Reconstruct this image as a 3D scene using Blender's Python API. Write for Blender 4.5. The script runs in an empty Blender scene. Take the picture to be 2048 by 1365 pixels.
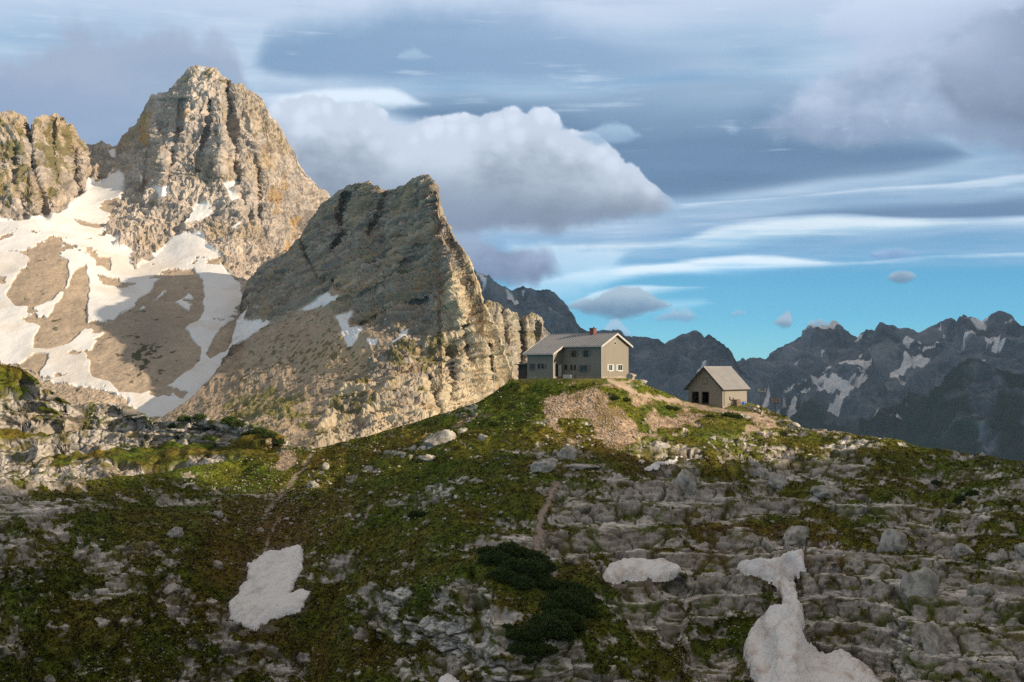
import bpy, math, random, os
import numpy as np
from concurrent.futures import ThreadPoolExecutor
random.seed(7)
F32 = np.float32
sc = bpy.context.scene
col = sc.collection
CZ = 100.0                      # eye height above the scene's zero
F = 2844.4                      # focal length in photograph pixels (50 mm on 36 mm, 2048 px wide)
HORIZON = 735.0
PITCH = math.atan((HORIZON - 682.5) / F)
CP, SP = math.cos(PITCH), math.sin(PITCH)

# ------------------------------------------------------------------ helpers
def at(px, py, Y):
    """World point seen in direction (px,py) at forward distance Y."""
    xc = (np.asarray(px, float) - 1024.0); zc = (682.5 - np.asarray(py, float))
    ry = F * CP - zc * SP; rz = F * SP + zc * CP
    return np.stack([xc / ry * Y, np.broadcast_to(Y, np.shape(xc / ry * Y)) * 1.0, CZ + rz / ry * Y], -1)

POOL = ThreadPoolExecutor(4)
def pmap(fn, P, *a):
    n = len(P); k = max(1, n // 60000)
    if k == 1: return fn(P, *a)
    parts = list(POOL.map(lambda q: fn(q, *a), np.array_split(P, k)))
    if isinstance(parts[0], tuple):
        return tuple(np.concatenate([p[i] for p in parts]) for i in range(len(parts[0])))
    return np.concatenate(parts)

_g = np.random.RandomState(3).normal(size=(256, 3)); _g /= np.linalg.norm(_g, axis=1)[:, None]
G3 = _g.astype(F32)
def ihash(ix, iy, iz, seed):
    h = (ix * np.uint32(73856093)) ^ (iy * np.uint32(19349663)) ^ (iz * np.uint32(83492791)) ^ np.uint32((seed * 2654435761) & 0xffffffff)
    h ^= h >> np.uint32(13); h *= np.uint32(0x5bd1e995); h ^= h >> np.uint32(15)
    return h
def _pn(p, seed=0):
    p = p.astype(F32); fl = np.floor(p); f = p - fl
    ii = fl.astype(np.int32).astype(np.uint32)
    w = f * f * f * (f * (f * 6 - 15) + 10)
    out = np.zeros(len(p), F32)
    for dx in (0, 1):
        wx = w[:, 0] if dx else 1 - w[:, 0]
        for dy in (0, 1):
            wy = w[:, 1] if dy else 1 - w[:, 1]
            for dz in (0, 1):
                wz = w[:, 2] if dz else 1 - w[:, 2]
                h = ihash(ii[:, 0] + np.uint32(dx), ii[:, 1] + np.uint32(dy), ii[:, 2] + np.uint32(dz), seed) & np.uint32(255)
                g = G3[h]
                out += wx * wy * wz * (g[:, 0] * (f[:, 0] - dx) + g[:, 1] * (f[:, 1] - dy) + g[:, 2] * (f[:, 2] - dz))
    return out * 1.6
def noise(P, scale, seed=0):
    return pmap(_pn, P / np.asarray(scale, F32), seed)
def fbm(P, scale, octv=4, seed=0, gain=.5):
    s = np.asarray(scale, float); a = 1.0; t = 0; out = 0
    for o in range(octv):
        out = out + a * noise(P, s, seed + o * 17); t += a; a *= gain; s = s / 2.03
    return out / t * 1.5
def ridged(P, scale, octv=4, seed=0, gain=.5):
    s = np.asarray(scale, float); a = 1.0; t = 0; out = 0
    for o in range(octv):
        out = out + a * (1 - np.abs(noise(P, s, seed + o * 13)) * 2.0); t += a; a *= gain; s = s / 2.07
    return out / t
def _vor(p, seed=0):
    p = p.astype(F32); fl = np.floor(p); f = p - fl
    ii = fl.astype(np.int32).astype(np.uint32)
    n = len(p); F1 = np.full(n, 9., F32); F2 = np.full(n, 9., F32); ID = np.zeros(n, F32)
    for dx in (-1, 0, 1):
        for dy in (-1, 0, 1):
            for dz in (-1, 0, 1):
                h = ihash(ii[:, 0] + np.uint32(dx & 0xffffffff), ii[:, 1] + np.uint32(dy & 0xffffffff), ii[:, 2] + np.uint32(dz & 0xffffffff), seed)
                jx = (h & np.uint32(1023)).astype(F32) / 1023; jy = ((h >> np.uint32(10)) & np.uint32(1023)).astype(F32) / 1023; jz = ((h >> np.uint32(20)) & np.uint32(1023)).astype(F32) / 1023
                d = np.sqrt((dx + jx - f[:, 0]) ** 2 + (dy + jy - f[:, 1]) ** 2 + (dz + jz - f[:, 2]) ** 2)
                m = d < F1
                F2 = np.where(m, F1, np.minimum(F2, d)); ID = np.where(m, (h >> np.uint32(7) & np.uint32(1023)).astype(F32) / 1023, ID); F1 = np.where(m, d, F1)
    return F1, F2, ID
def voronoi(P, scale, seed=0):
    return pmap(_vor, P / np.asarray(scale, F32), seed)
def sstep(a, b, x):
    t = np.clip((x - a) / (b - a), 0, 1); return t * t * (3 - 2 * t)
def lerp(a, b, t): return a + (b - a) * t
def cmix(C, c, m):
    m = np.clip(m, 0, 1)[:, None]; return C * (1 - m) + np.asarray(c, F32) * m

def tps(pts):
    """Thin-plate surface through (px,py,value) control points."""
    A = np.array(pts, float); X = A[:, :2] / 400.0; v = A[:, 2]; n = len(A)
    def K(r2): return np.where(r2 > 1e-12, .5 * r2 * np.log(r2 + 1e-20), 0)
    d2 = ((X[:, None] - X[None]) ** 2).sum(-1)
    Pm = np.hstack([np.ones((n, 1)), X])
    M = np.zeros((n + 3, n + 3)); M[:n, :n] = K(d2) + np.eye(n) * .02; M[:n, n:] = Pm; M[n:, :n] = Pm.T
    w = np.linalg.solve(M, np.concatenate([v, np.zeros(3)]))
    def f(u, vv):
        sh = np.shape(u); Q = np.stack([np.ravel(u), np.ravel(vv)], -1) / 400.0
        def ev(q):
            out = w[n] + q @ w[n + 1:]
            for i in range(n):
                out = out + w[i] * K(((q - X[i]) ** 2).sum(-1))
            return out
        return pmap(ev, Q).reshape(sh)
    return f

def sdist(u, v, poly, closed=True):
    """Signed distance in photograph pixels, positive inside (or -distance to an open polyline)."""
    poly = np.array(poly, float); n = len(poly); out = np.full(u.shape, -1e3, F32)
    pad = 60
    bb = (u > poly[:, 0].min() - pad) & (u < poly[:, 0].max() + pad) & (v > poly[:, 1].min() - pad) & (v < poly[:, 1].max() + pad)
    x = u[bb]; y = v[bb]
    if not len(x): return out
    d2 = np.full(x.shape, 1e9); ins = np.zeros(x.shape, bool)
    for i in range(n if closed else n - 1):
        x0, y0 = poly[i]; x1, y1 = poly[(i + 1) % n]
        ex, ey = x1 - x0, y1 - y0; L = ex * ex + ey * ey + 1e-9
        t = np.clip(((x - x0) * ex + (y - y0) * ey) / L, 0, 1)
        d2 = np.minimum(d2, (x - x0 - t * ex) ** 2 + (y - y0 - t * ey) ** 2)
        if closed:
            c = ((y0 > y) != (y1 > y)) & (x < (x1 - x0) * (y - y0) / ((y1 - y0) if abs(y1 - y0) > 1e-9 else 1e-9) + x0)
            ins ^= c
    d = np.sqrt(d2); out[bb] = np.where(ins, d, -d) if closed else -d
    return out

def blobfield(u, v, pts, default=0., dw=.15):
    """Normalised-gaussian field through (px,py,rx,ry,value)."""
    num = np.full(u.shape, default * dw, F32); den = np.full(u.shape, dw, F32)
    for (x, y, rx, ry, val) in pts:
        w = np.exp(-((u - x) / rx) ** 2 - ((v - y) / ry) ** 2).astype(F32)
        num += w * val; den += w
    return num / den

def step(Y, U, V, x0, x1, v0, v1, m, soft=25, run=120):
    """A rock step: the ground stands up between v0 and v1 instead of coming forward, then the foot runs out."""
    w = sstep(x0 - soft, x0 + soft, U) * sstep(x1 + soft, x1 - soft, U); k = np.clip((V - v0) / (v1 - v0), 0, 1)
    return Y + w * m * (k * (V < v1) + (V >= v1) * np.clip(1 - (V - v1) / run, 0, 1))

def tag(o, label=None, cat=None, group=None, kind=None):
    if label: o['label'] = label
    if cat: o['category'] = cat
    if group: o['group'] = group
    if kind: o['kind'] = kind
    return o

def mesh_obj(name, verts, faces, mat, colr=None, smooth=True, parent=None):
    """verts (n,3), faces (m,4) int or list of lists."""
    me = bpy.data.meshes.new(name)
    if isinstance(faces, np.ndarray):
        k = faces.shape[1]
        me.vertices.add(len(verts)); me.vertices.foreach_set('co', np.ascontiguousarray(verts, F32).ravel())
        me.loops.add(faces.size); me.loops.foreach_set('vertex_index', faces.astype(np.int32).ravel())
        me.polygons.add(len(faces)); me.polygons.foreach_set('loop_start', np.arange(0, faces.size, k, dtype=np.int32))
        try: me.polygons.foreach_set('loop_total', np.full(len(faces), k, np.int32))
        except Exception: pass
        me.update(calc_edges=True)
    else:
        me.from_pydata([tuple(v) for v in verts], [], faces)
    me.polygons.foreach_set('use_smooth', np.full(len(me.polygons), bool(smooth)))
    if colr is not None:
        a = me.attributes.new('albedo', 'FLOAT_COLOR', 'POINT')
        c = np.ones((len(verts), 4), F32); c[:, :3] = colr; a.data.foreach_set('color', c.ravel())
    if mat: me.materials.append(mat)
    o = bpy.data.objects.new(name, me); col.objects.link(o)
    if parent: o.parent = parent
    return o

class Layer:
    """A piece of terrain: a grid between a lower line and a skyline, with a back slope behind the skyline."""
    def __init__(s, sil, bot, ctrl, u0, u1, nu, nv, back=(60, 20, 14), creases=(), bpow=1.6, tpow=1.0, extra=None, front=None, tmap=None):
        s.u = np.linspace(u0, u1, nu); s.nu, s.nv = nu, nv
        sil = np.array(sil, float); bot = np.array(bot, float)
        s.vt = np.interp(s.u, sil[:, 0], sil[:, 1]); s.vb = np.interp(s.u, bot[:, 0], bot[:, 1])
        s.vb = np.maximum(s.vb, s.vt + 4)
        s.t = np.linspace(0, 1, nv) ** tpow
        s.T = np.broadcast_to(s.t[:, None], (nv, nu)) if tmap is None else tmap
        U = np.broadcast_to(s.u, (nv, nu)); V = s.vb + (s.vt - s.vb) * s.T
        s.f = tps(ctrl); Y = s.f(U, V)
        if extra: Y = extra(U, V, Y)
        for (pl, w, d) in creases:
            q = sdist(U.ravel(), V.ravel(), pl, False).reshape(U.shape)
            Y = Y + d * np.exp(-(q / w) ** 2)
        P = at(U, V, Y)
        L, drop, nb = back
        if nb:
            top = P[-1]; k = np.arange(1, nb + 1) / nb
            dirv = np.stack([top[:, 0], top[:, 1], 0 * top[:, 0]], -1); dirv /= np.linalg.norm(dirv, axis=1)[:, None]
            kk = k[:, None, None] ** 1.5
            B = top[None] + dirv[None] * L * kk
            dr = drop(s.u) if callable(drop) else np.full(nu, drop)
            B[..., 2] -= dr[None] * (k[:, None] ** (1.5 * bpow))
            P = np.concatenate([P, B]); U = np.broadcast_to(s.u, (nv + nb, nu)); V = np.concatenate([V, np.broadcast_to(s.vt, (nb, nu))])
        if front:
            Fr = front(P[0]); m = len(Fr)
            P = np.concatenate([Fr, P]); U = np.broadcast_to(s.u, (len(P), nu)); V = np.concatenate([np.broadcast_to(V[0] + 50, (m, nu)), V])
            s.nf = m
        else: s.nf = 0
        s.nr = len(P); s.P = P.astype(np.float64); s.U = U; s.V = V
        s.uf = np.ascontiguousarray(U).ravel(); s.vf = np.ascontiguousarray(V).ravel()
        s.back = (np.arange(s.nr) >= s.nf + nv)[:, None] & np.ones(nu, bool)
        s.backf = s.back.ravel(); s.base = s.P.copy()
    def flat(s): return s.P.reshape(-1, 3)
    def normals(s):
        du = np.gradient(s.P, axis=1); dt = np.gradient(s.P, axis=0)
        n = np.cross(du, dt); n /= np.linalg.norm(n, axis=-1)[..., None] + 1e-9
        return n
    def displace(s, d, dirs=None):
        n = s.normals() if dirs is None else dirs
        s.P = s.P + n * d.reshape(s.nr, s.nu)[..., None]
    def raise_z(s, d): s.P[..., 2] += d.reshape(s.nr, s.nu)
    def faces(s, mask=None):
        i = np.arange(s.nr * s.nu, dtype=np.int32).reshape(s.nr, s.nu)
        f = np.stack([i[:-1, :-1], i[:-1, 1:], i[1:, 1:], i[1:, :-1]], -1).reshape(-1, 4)
        return f if mask is None else f[mask.ravel()[f].any(1)]
    def build(s, name, mat, colr, mask=None, verts=None, smooth=True):
        f = s.faces(mask); v = s.flat() if verts is None else verts
        if mask is not None:
            ids, inv = np.unique(f, return_inverse=True); f = inv.reshape(-1, 4).astype(np.int32); v = v[ids]; colr = colr[ids]
        return mesh_obj(name, v, f, mat, colr, smooth)
    def point(s, px, py):
        """Point of the finished surface near (px,py)."""
        j = int(np.clip(np.searchsorted(s.u, px), 1, s.nu - 1))
        tt = (py - s.vb[j]) / (s.vt[j] - s.vb[j]); i = s.nf + int(np.clip(np.searchsorted(s.T[:, j], tt), 0, s.nv - 1))
        return s.P[i, j].copy()

def project(P):
    x, y, z = P[..., 0], P[..., 1], P[..., 2] - CZ
    dd = y * CP + z * SP; return 1024 + F * x / dd, 682.5 - F * (z * CP - y * SP) / dd
def even_rows(L, nu, nv, keep=.5):
    """Row positions for a finer grid, denser where the finished surface of L is steep."""
    P = L.P[L.nf:L.nf + L.nv]; a, b = project(P)
    seg = np.hypot(np.diff(a, axis=0), np.diff(b, axis=0)); seg = np.minimum(seg, 90)
    seg = seg + keep * seg.mean()
    k = np.hanning(81); k /= k.sum(); seg = np.apply_along_axis(lambda q: np.convolve(np.pad(q, 40, 'edge'), k, 'valid'), 1, seg)
    seg = np.apply_along_axis(lambda q: np.convolve(np.pad(q, 1, 'edge'), [.25, .5, .25], 'valid'), 0, seg)
    cs = np.concatenate([np.zeros((1, L.nu)), np.cumsum(seg, 0)]); cs /= cs[-1]
    tt = np.linspace(0, 1, nv); cols = np.stack([np.interp(tt, cs[:, j], L.T[:, j]) for j in range(L.nu)], 1)
    x = np.linspace(0, L.nu - 1, nu); i = np.minimum(x.astype(int), L.nu - 2); f = x - i
    return cols[:, i] * (1 - f) + cols[:, i + 1] * f

# ------------------------------------------------------------------ node helpers and materials
class NT:
    def __init__(s, tree): s.t = tree; s.n = tree.nodes; s.l = tree.links
    def node(s, kind, **kw):
        n = s.n.new(kind)
        for k, v in kw.items(): setattr(n, k, v)
        return n
    def put(s, sock, v):
        if hasattr(v, 'is_output'): s.l.new(v, sock)
        else: sock.default_value = v
    def m(s, op, a, b=None, c=None, clamp=False):
        n = s.n.new('ShaderNodeMath'); n.operation = op; n.use_clamp = clamp
        s.put(n.inputs[0], a)
        if b is not None: s.put(n.inputs[1], b)
        if c is not None: s.put(n.inputs[2], c)
        return n.outputs[0]
    def mix(s, f, a, b, blend='MIX'):
        n = s.n.new('ShaderNodeMix'); n.data_type = 'RGBA'; n.blend_type = blend
        s.put(n.inputs[0], f)
        for k, v in ((6, a), (7, b)):
            s.put(n.inputs[k], v if hasattr(v, 'is_output') else (*v, 1.0) if len(v) == 3 else v)
        return n.outputs[2]
    def noise(s, vec, scale, detail=4, rough=.55, dist=0., out='Fac'):
        n = s.n.new('ShaderNodeTexNoise'); n.inputs['Scale'].default_value = scale; n.inputs['Detail'].default_value = detail
        n.inputs['Roughness'].default_value = rough; n.inputs['Distortion'].default_value = dist
        if vec is not None: s.l.new(vec, n.inputs['Vector'])
        return n.outputs[out]
    def ss(s, x, a, b):
        n = s.n.new('ShaderNodeMapRange'); n.interpolation_type = 'SMOOTHSTEP'
        s.put(n.inputs[0], x); s.put(n.inputs[1], a); s.put(n.inputs[2], b); n.inputs[3].default_value = 0; n.inputs[4].default_value = 1
        return n.outputs[0]

def new_mat(name):
    m = bpy.data.materials.new(name); m.use_nodes = True; m.node_tree.nodes.clear()
    return m, NT(m.node_tree)
def finish(nt, color, rough=.9, bump=None, spec=.25, metal=0., **kw):
    b = nt.node('ShaderNodeBsdfPrincipled'); o = nt.node('ShaderNodeOutputMaterial')
    nt.put(b.inputs['Base Color'], color if hasattr(color, 'is_output') else (*color, 1)); nt.put(b.inputs['Roughness'], rough)
    b.inputs['Specular IOR Level'].default_value = spec; b.inputs['Metallic'].default_value = metal
    if bump is not None: nt.l.new(bump, b.inputs['Normal'])
    for k, v in kw.items(): nt.put(b.inputs[k.replace('_', ' ')], v)
    nt.l.new(b.outputs[0], o.inputs[0])
def bump(nt, h, dist, strength=1.0, normal=None):
    n = nt.node('ShaderNodeBump'); n.inputs['Strength'].default_value = strength; n.inputs['Distance'].default_value = dist
    nt.l.new(h, n.inputs['Height'])
    if normal is not None: nt.l.new(normal, n.inputs['Normal'])
    return n.outputs[0]
def terrain_mat(name, scale, dist, var=.35, rough=.95, spec=.15):
    m, nt = new_mat(name)
    a = nt.node('ShaderNodeAttribute', attribute_name='albedo'); tc = nt.node('ShaderNodeTexCoord')
    v = tc.outputs['Object']
    n1 = nt.noise(v, 1 / scale, 6, .68); n2 = nt.noise(v, .17 / scale, 3, .5)
    f = nt.m('ADD', nt.m('MULTIPLY', n1, var * 2), nt.m('MULTIPLY', n2, var * .8)); f = nt.m('ADD', f, 1 - var * 1.4)
    sc_ = nt.node('ShaderNodeVectorMath', operation='SCALE'); nt.l.new(a.outputs['Color'], sc_.inputs[0]); nt.l.new(f, sc_.inputs['Scale'])
    finish(nt, sc_.outputs[0], rough, bump(nt, n1, dist, .9), spec)
    return m
# ------------------------------------------------------------------ foreground hill
Q = float(os.environ.get('SCENE_Q', '1'))      # mesh density
def N_(k): return int(k * Q)
ROCK = np.array([.60, .58, .555], F32); GRASS = np.array([.070, .100, .010], F32); OLIVE = np.array([.118, .086, .015], F32)
BROWN = np.array([.11, .065, .03], F32); GRAVEL = np.array([.37, .275, .20], F32); PATHC = np.array([.38, .30, .235], F32); SNOW = np.array([.80, .80, .81], F32)

silA = [(-500, 975), (-140, 955), (0, 950), (100, 952), (220, 956), (300, 948), (380, 936), (480, 917), (560, 905), (610, 904), (650, 897), (690, 885), (740, 868), (800, 848), (860, 830), (900, 821),
        (960, 800), (1000, 775), (1020, 764), (1040, 758), (1100, 757), (1200, 757), (1264, 757), (1300, 771), (1340, 789), (1383, 806), (1440, 808), (1500, 806), (1530, 815), (1560, 829), (1590, 847), (1605, 855),
        (1640, 858), (1700, 865), (1780, 877), (1850, 890), (1950, 905), (2048, 918), (2200, 935), (2560, 985)]
ctrlA = [(-420, 1500, 142), (-420, 1180, 158), (-420, 980, 215), (2480, 1500, 138), (2480, 1180, 165), (2480, 990, 200), (-100, 1500, 150), (500, 1500, 176), (1000, 1500, 143), (1500, 1500, 150), (2150, 1500, 142),
         (0, 1365, 160), (300, 1365, 174), (500, 1365, 187), (750, 1365, 166), (950, 1365, 150), (1200, 1365, 156), (1500, 1365, 160), (2048, 1365, 153),
         (0, 1180, 170), (250, 1180, 186), (540, 1180, 203), (750, 1180, 188), (950, 1180, 166), (1150, 1180, 173), (1400, 1180, 181), (1700, 1180, 178), (2048, 1180, 172),
         (0, 1050, 186), (300, 1050, 206), (550, 1050, 227), (750, 1050, 214), (950, 1050, 196), (1100, 1050, 192), (1400, 1050, 201), (1700, 1050, 202), (2048, 1050, 195),
         (0, 965, 222), (250, 965, 234), (450, 960, 247), (600, 960, 246), (800, 960, 232), (1000, 960, 215), (1150, 960, 213), (1400, 960, 218), (1700, 960, 223), (2048, 960, 214),
         (600, 912, 262), (800, 905, 245), (1000, 905, 229), (1200, 905, 227), (1400, 905, 232), (1700, 905, 241), (1950, 915, 236),
         (850, 840, 258), (1000, 830, 247), (1200, 850, 241), (1400, 850, 254), (1550, 850, 268), (1680, 868, 256),
         (1000, 782, 257), (1150, 800, 247), (1300, 812, 256), (1440, 828, 268), (1040, 759, 258), (1150, 759, 251), (1230, 759, 251), (1262, 759, 257), (1340, 791, 271), (1390, 809, 277), (1445, 816, 271), (1500, 809, 277)]
def stepsA(U, V, Y):
    wob = 10 * np.sin(U / 37) + 7 * np.sin(U / 17 + 1)
    V = V + wob
    Y = step(Y, U, V, 738, 935, 1172, 1300, 9.5); Y = step(Y, U, V, 960, 1180, 1285, 1420, 6)
    Y = step(Y, U, V, 1385, 1540, 1136, 1290, 9); Y = step(Y, U, V, 1612, 1810, 1128, 1330, 10)
    Y = step(Y, U, V, 1100, 1460, 1062, 1108, 2.6, 40); Y = step(Y, U, V, 1130, 1520, 985, 1020, 2.2, 40); Y = step(Y, U, V, 1080, 1330, 1030, 1050, 1.2, 40); Y = step(Y, U, V, 1250, 1620, 930, 968, 2.0, 50)
    Y = step(Y, U, V, -200, 130, 1075, 1190, 5); Y = step(Y, U, V, 20, 260, 950, 985, 2.4)
    return Y
creA = [([(948, 1160), (958, 1250), (950, 1400)], 17, 4), ([(1578, 1150), (1572, 1200), (1560, 1250)], 22, 5), ([(1352, 1160), (1345, 1240), (1330, 1330)], 16, 3.5), ([(1668, 1140), (1660, 1230)], 12, 2),
        ([(480, 945), (330, 1010), (200, 1100), (130, 1250), (100, 1365)], 36, 4.5), ([(880, 940), (800, 1040), (720, 1140), (640, 1250), (600, 1365)], 30, 3.5), ([(400, 1060), (300, 1160), (230, 1290)], 22, -3), ([(940, 1000), (860, 1090), (800, 1150)], 22, -2.5), ([(700, 930), (640, 1000), (560, 1090)], 20, 2.2), ([(1860, 950), (1840, 1050), (1830, 1120)], 40, 3), ([(1960, 960), (1990, 1060)], 40, -2.5)]
def dropA(u):
    return np.interp(u, [-200, 600, 1000, 1040, 1264, 1380, 1500, 1600, 2200], [26, 30, 30, 26, 26, 30, 30, 30, 34])
def frontA(row):
    foot = np.stack([row[:, 0] * .35, np.full(len(row), -30.), np.full(len(row), CZ - 2.)], -1)
    out = []
    for k in np.linspace(0, 1, 26)[:-1]:
        p = lerp(foot, row, k); p[:, 2] -= 16 * math.sin(math.pi * k) ** 1.2; out.append(p)
    return np.array(out)
patches = {   # snow left in the hollows: outline, thickness
    'left': [(598, 1092), (606, 1120), (601, 1140), (585, 1165), (575, 1190), (600, 1182), (618, 1188), (607, 1212), (585, 1228), (550, 1236), (535, 1250), (510, 1258), (480, 1250), (459, 1240), (462, 1205), (490, 1170), (498, 1128), (530, 1110)],
    'middle': [(1213, 1128), (1236, 1117), (1262, 1113), (1300, 1119), (1335, 1117), (1356, 1130), (1345, 1142), (1300, 1149), (1252, 1145), (1222, 1148), (1211, 1140)],
    'tongue': [(1481, 1128), (1545, 1128), (1562, 1126), (1580, 1107), (1603, 1106), (1607, 1135), (1586, 1150), (1575, 1158), (1590, 1175), (1592, 1205), (1602, 1215), (1603, 1240), (1610, 1275), (1625, 1308), (1650, 1320), (1683, 1316),
               (1705, 1330), (1735, 1340), (1765, 1380), (1775, 1420), (1530, 1420), (1512, 1370), (1494, 1320), (1493, 1272), (1515, 1250), (1535, 1226), (1565, 1220), (1570, 1200), (1560, 1175), (1548, 1153), (1520, 1148), (1488, 1146)],
    'bottom': [(880, 1358), (896, 1350), (912, 1357), (925, 1375), (930, 1400), (875, 1400)],
    'strip': [(1286, 928), (1310, 919), (1340, 910), (1366, 903), (1344, 914), (1318, 924), (1300, 930)],
}
ANU, ANV, TM = N_(1540), N_(880), None
for pas in (0, 1):          # first coarse, to learn where the ground is steep; then fine
    A = Layer(silA, [(-500, 1480), (2560, 1480)], ctrlA, -430, 2500, ANU if pas else ANU // 2, ANV if pas else ANV // 2, back=(75, dropA, 40), bpow=1.5, front=frontA, tmap=TM, extra=stepsA, creases=creA)
    u, v = A.uf, A.vf
    p0 = A.flat().copy()
    wx = noise(p0, (3, 3, 3), 71) * 7; wy = noise(p0, (3, 3, 3), 72) * 7
    wx2 = noise(p0, (.8, .8, .8), 73) * 4; wy2 = noise(p0, (.8, .8, .8), 74) * 3
    snowd = {k: sdist(u + wx * .8 + wx2, v + wy * .8 + wy2, pl) for k, pl in patches.items()}
    snowd['strip'] = snowd['strip'] - 3
    snow_in = np.max(np.stack(list(snowd.values())), 0)
    snowm = sstep(-6, 5, snow_in)

    rocky = blobfield(u, v, [(1400, 1000, 260, 80, .86), (1240, 1060, 150, 70, .82), (1700, 1010, 180, 90, .72), (1900, 1100, 200, 120, .62), (1750, 1240, 200, 120, .92), (1400, 1220, 120, 90, .74), (1850, 960, 150, 40, .5), (1950, 1290, 150, 80, .7),
        (900, 930, 200, 60, .18), (1150, 930, 90, 25, .2), (1000, 830, 150, 50, .12), (850, 1050, 180, 90, .27), (700, 1000, 120, 60, .22), (500, 980, 120, 50, .12), (350, 1060, 150, 80, .30), (900, 1130, 100, 40, .25),
        (830, 1225, 90, 45, .95), (955, 1230, 40, 90, .95), (1040, 1330, 120, 50, .8), (880, 1330, 60, 30, .5), (1120, 1215, 60, 60, .15), (60, 965, 130, 35, .85), (220, 985, 120, 30, .6), (60, 1100, 80, 100, .72), (60, 1250, 60, 80, .6),
        (250, 1250, 150, 60, .36), (500, 1290, 120, 40, .58), (680, 1200, 60, 60, .38), (200, 1180, 100, 50, .36), (1700, 890, 150, 18, .34), (1950, 930, 100, 20, .42), (1150, 790, 200, 20, .12), (1250, 1290, 90, 60, .55), (875, 880, 40, 18, .5)], .3)
    slope_dir = np.stack([p0[:, 0] * .8 + p0[:, 1] * .6, p0[:, 1] * .8 - p0[:, 0] * .6, p0[:, 2]], -1)
    rn = fbm(p0, (14, 14, 7), 3, 5) * .50 + fbm(slope_dir, (2.2, 6, 2.2), 3, 9) * .36 + fbm(p0, (7, 7, 1.0), 3, 15) * .34
    rock = sstep(.49, .56, rocky + rn + fbm(p0, (.9, .9, .6), 3, 17) * .22)
    knoll = np.maximum(sdist(u + wx * 2, v + wy * 2, [(1085, 812), (1110, 790), (1150, 776), (1215, 776), (1262, 790), (1330, 803), (1400, 812), (1450, 826), (1435, 846), (1380, 852), (1320, 868), (1280, 872), (1240, 888), (1190, 872), (1150, 868), (1100, 848)]),
                       sdist(u + wx * 2, v + wy * 2, [(1500, 835), (1545, 838), (1570, 852), (1530, 868), (1500, 868)]))
    gpatch = fbm(p0, (9, 9, 4), 3, 33)
    gravel = sstep(-4, 5, knoll) * sstep(-.28, -.10, gpatch) * (1 - sstep(0, 14, np.maximum.reduce([sdist(u, v, q) for q in (
        [(1215, 800), (1235, 792), (1262, 798), (1262, 812), (1225, 812)], [(1310, 815), (1340, 808), (1370, 815), (1362, 832), (1320, 836)], [(1395, 838), (1450, 830), (1500, 838), (1480, 858), (1400, 855)])]) + 6))
    bare = [([(905, 850), (930, 828), (945, 826), (925, 848)], 0), ([(540, 930), (560, 908), (592, 912), (585, 930), (560, 938)], 0), ([(300, 1198), (330, 1165), (362, 1150), (350, 1168), (325, 1190), (306, 1205)], 0), ([(1110, 900), (1160, 880), (1190, 905), (1150, 915)], 0),
            ([(1130, 850), (1190, 850), (1180, 880), (1140, 878)], 0)]
    for pl, _ in bare:
        gravel = np.maximum(gravel, sstep(-3, 4, sdist(u + wx * 1.5, v + wy * 1.5, pl)) * sstep(-.3, 0, gpatch + .1))
    paths = [([(1218, 762), (1240, 775), (1275, 790), (1340, 800), (1400, 812), (1445, 822), (1500, 831), (1535, 842), (1548, 852), (1530, 864), (1498, 868)], 5.0),
             ([(1232, 774), (1245, 766), (1265, 762)], 3), ([(1110, 962), (1103, 985), (1083, 1022), (1080, 1048), (1072, 1068), (1078, 1090), (1092, 1108), (1106, 1128), (1112, 1142)], 6.5),
             ([(622, 915), (606, 935), (590, 950), (566, 976), (545, 1005), (528, 1030)], 3.6), ([(745, 1015), (730, 1040), (715, 1065)], 3), ([(1255, 1238), (1275, 1268), (1290, 1285)], 3), ([(520, 1140), (545, 1060), (560, 1030)], 2)]
    pathd = np.full(u.shape, -1e3, F32)
    for pl, w in paths:
        pathd = np.maximum(pathd, sdist(u + wx * .7, v + wy * .5, pl, False) + w)
    pathm = sstep(-2.2, 1.8, pathd + fbm(p0, (1.6, 1.6, 1.6), 3, 41) * 4.5 + fbm(p0, (.5, .5, .5), 2, 42) * 2 - .8)
    housem = np.maximum(sstep(14, -6, np.abs(u - 1150) - 118) * sstep(16, 2, np.abs(v - 757)), sstep(10, -6, np.abs(u - 1442) - 66) * sstep(22, 6, np.abs(v - 810)))
    housem = np.maximum(housem, A.backf * sstep(140, 110, np.abs(u - 1150))); housem = np.maximum(housem, A.backf * sstep(80, 60, np.abs(u - 1442)))
    pathm = np.where(A.backf, 0, pathm)
    frontm = (np.arange(A.nr) < A.nf)[:, None] & np.ones(A.nu, bool); frontm = frontm.ravel()
    calm = np.clip(np.maximum.reduce([snowm, pathm, housem]), 0, 1)
    gravel = gravel * (1 - np.maximum(pathm, snowm)) * ~A.backf; rock = rock * (1 - np.maximum(gravel * .9, calm))

    # relief
    d = fbm(p0, (34, 34, 34), 3, 101) * 1.5 * (1 - housem) * (1 - snowm * .5)
    d += fbm(p0, (7, 7, 7), 3, 111) * .42 * (1 - calm)
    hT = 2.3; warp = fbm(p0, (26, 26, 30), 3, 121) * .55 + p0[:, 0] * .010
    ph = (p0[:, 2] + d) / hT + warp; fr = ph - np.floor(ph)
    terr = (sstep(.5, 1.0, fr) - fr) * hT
    nA = A.normals(); flatn = sstep(.35, .75, nA[..., 2]).ravel()
    terr_amt = sstep(.4, .7, rocky + rn * .5) * (1 - calm) * (1 - gravel) * (.25 + .75 * flatn)
    d += terr * terr_amt * 1.0
    ph2 = ((p0[:, 2] + d) / .75 + warp * 3); fr2 = ph2 - np.floor(ph2); d += (sstep(.6, .95, fr2) - fr2) * .62 * rock * (.3 + .7 * flatn)
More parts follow.
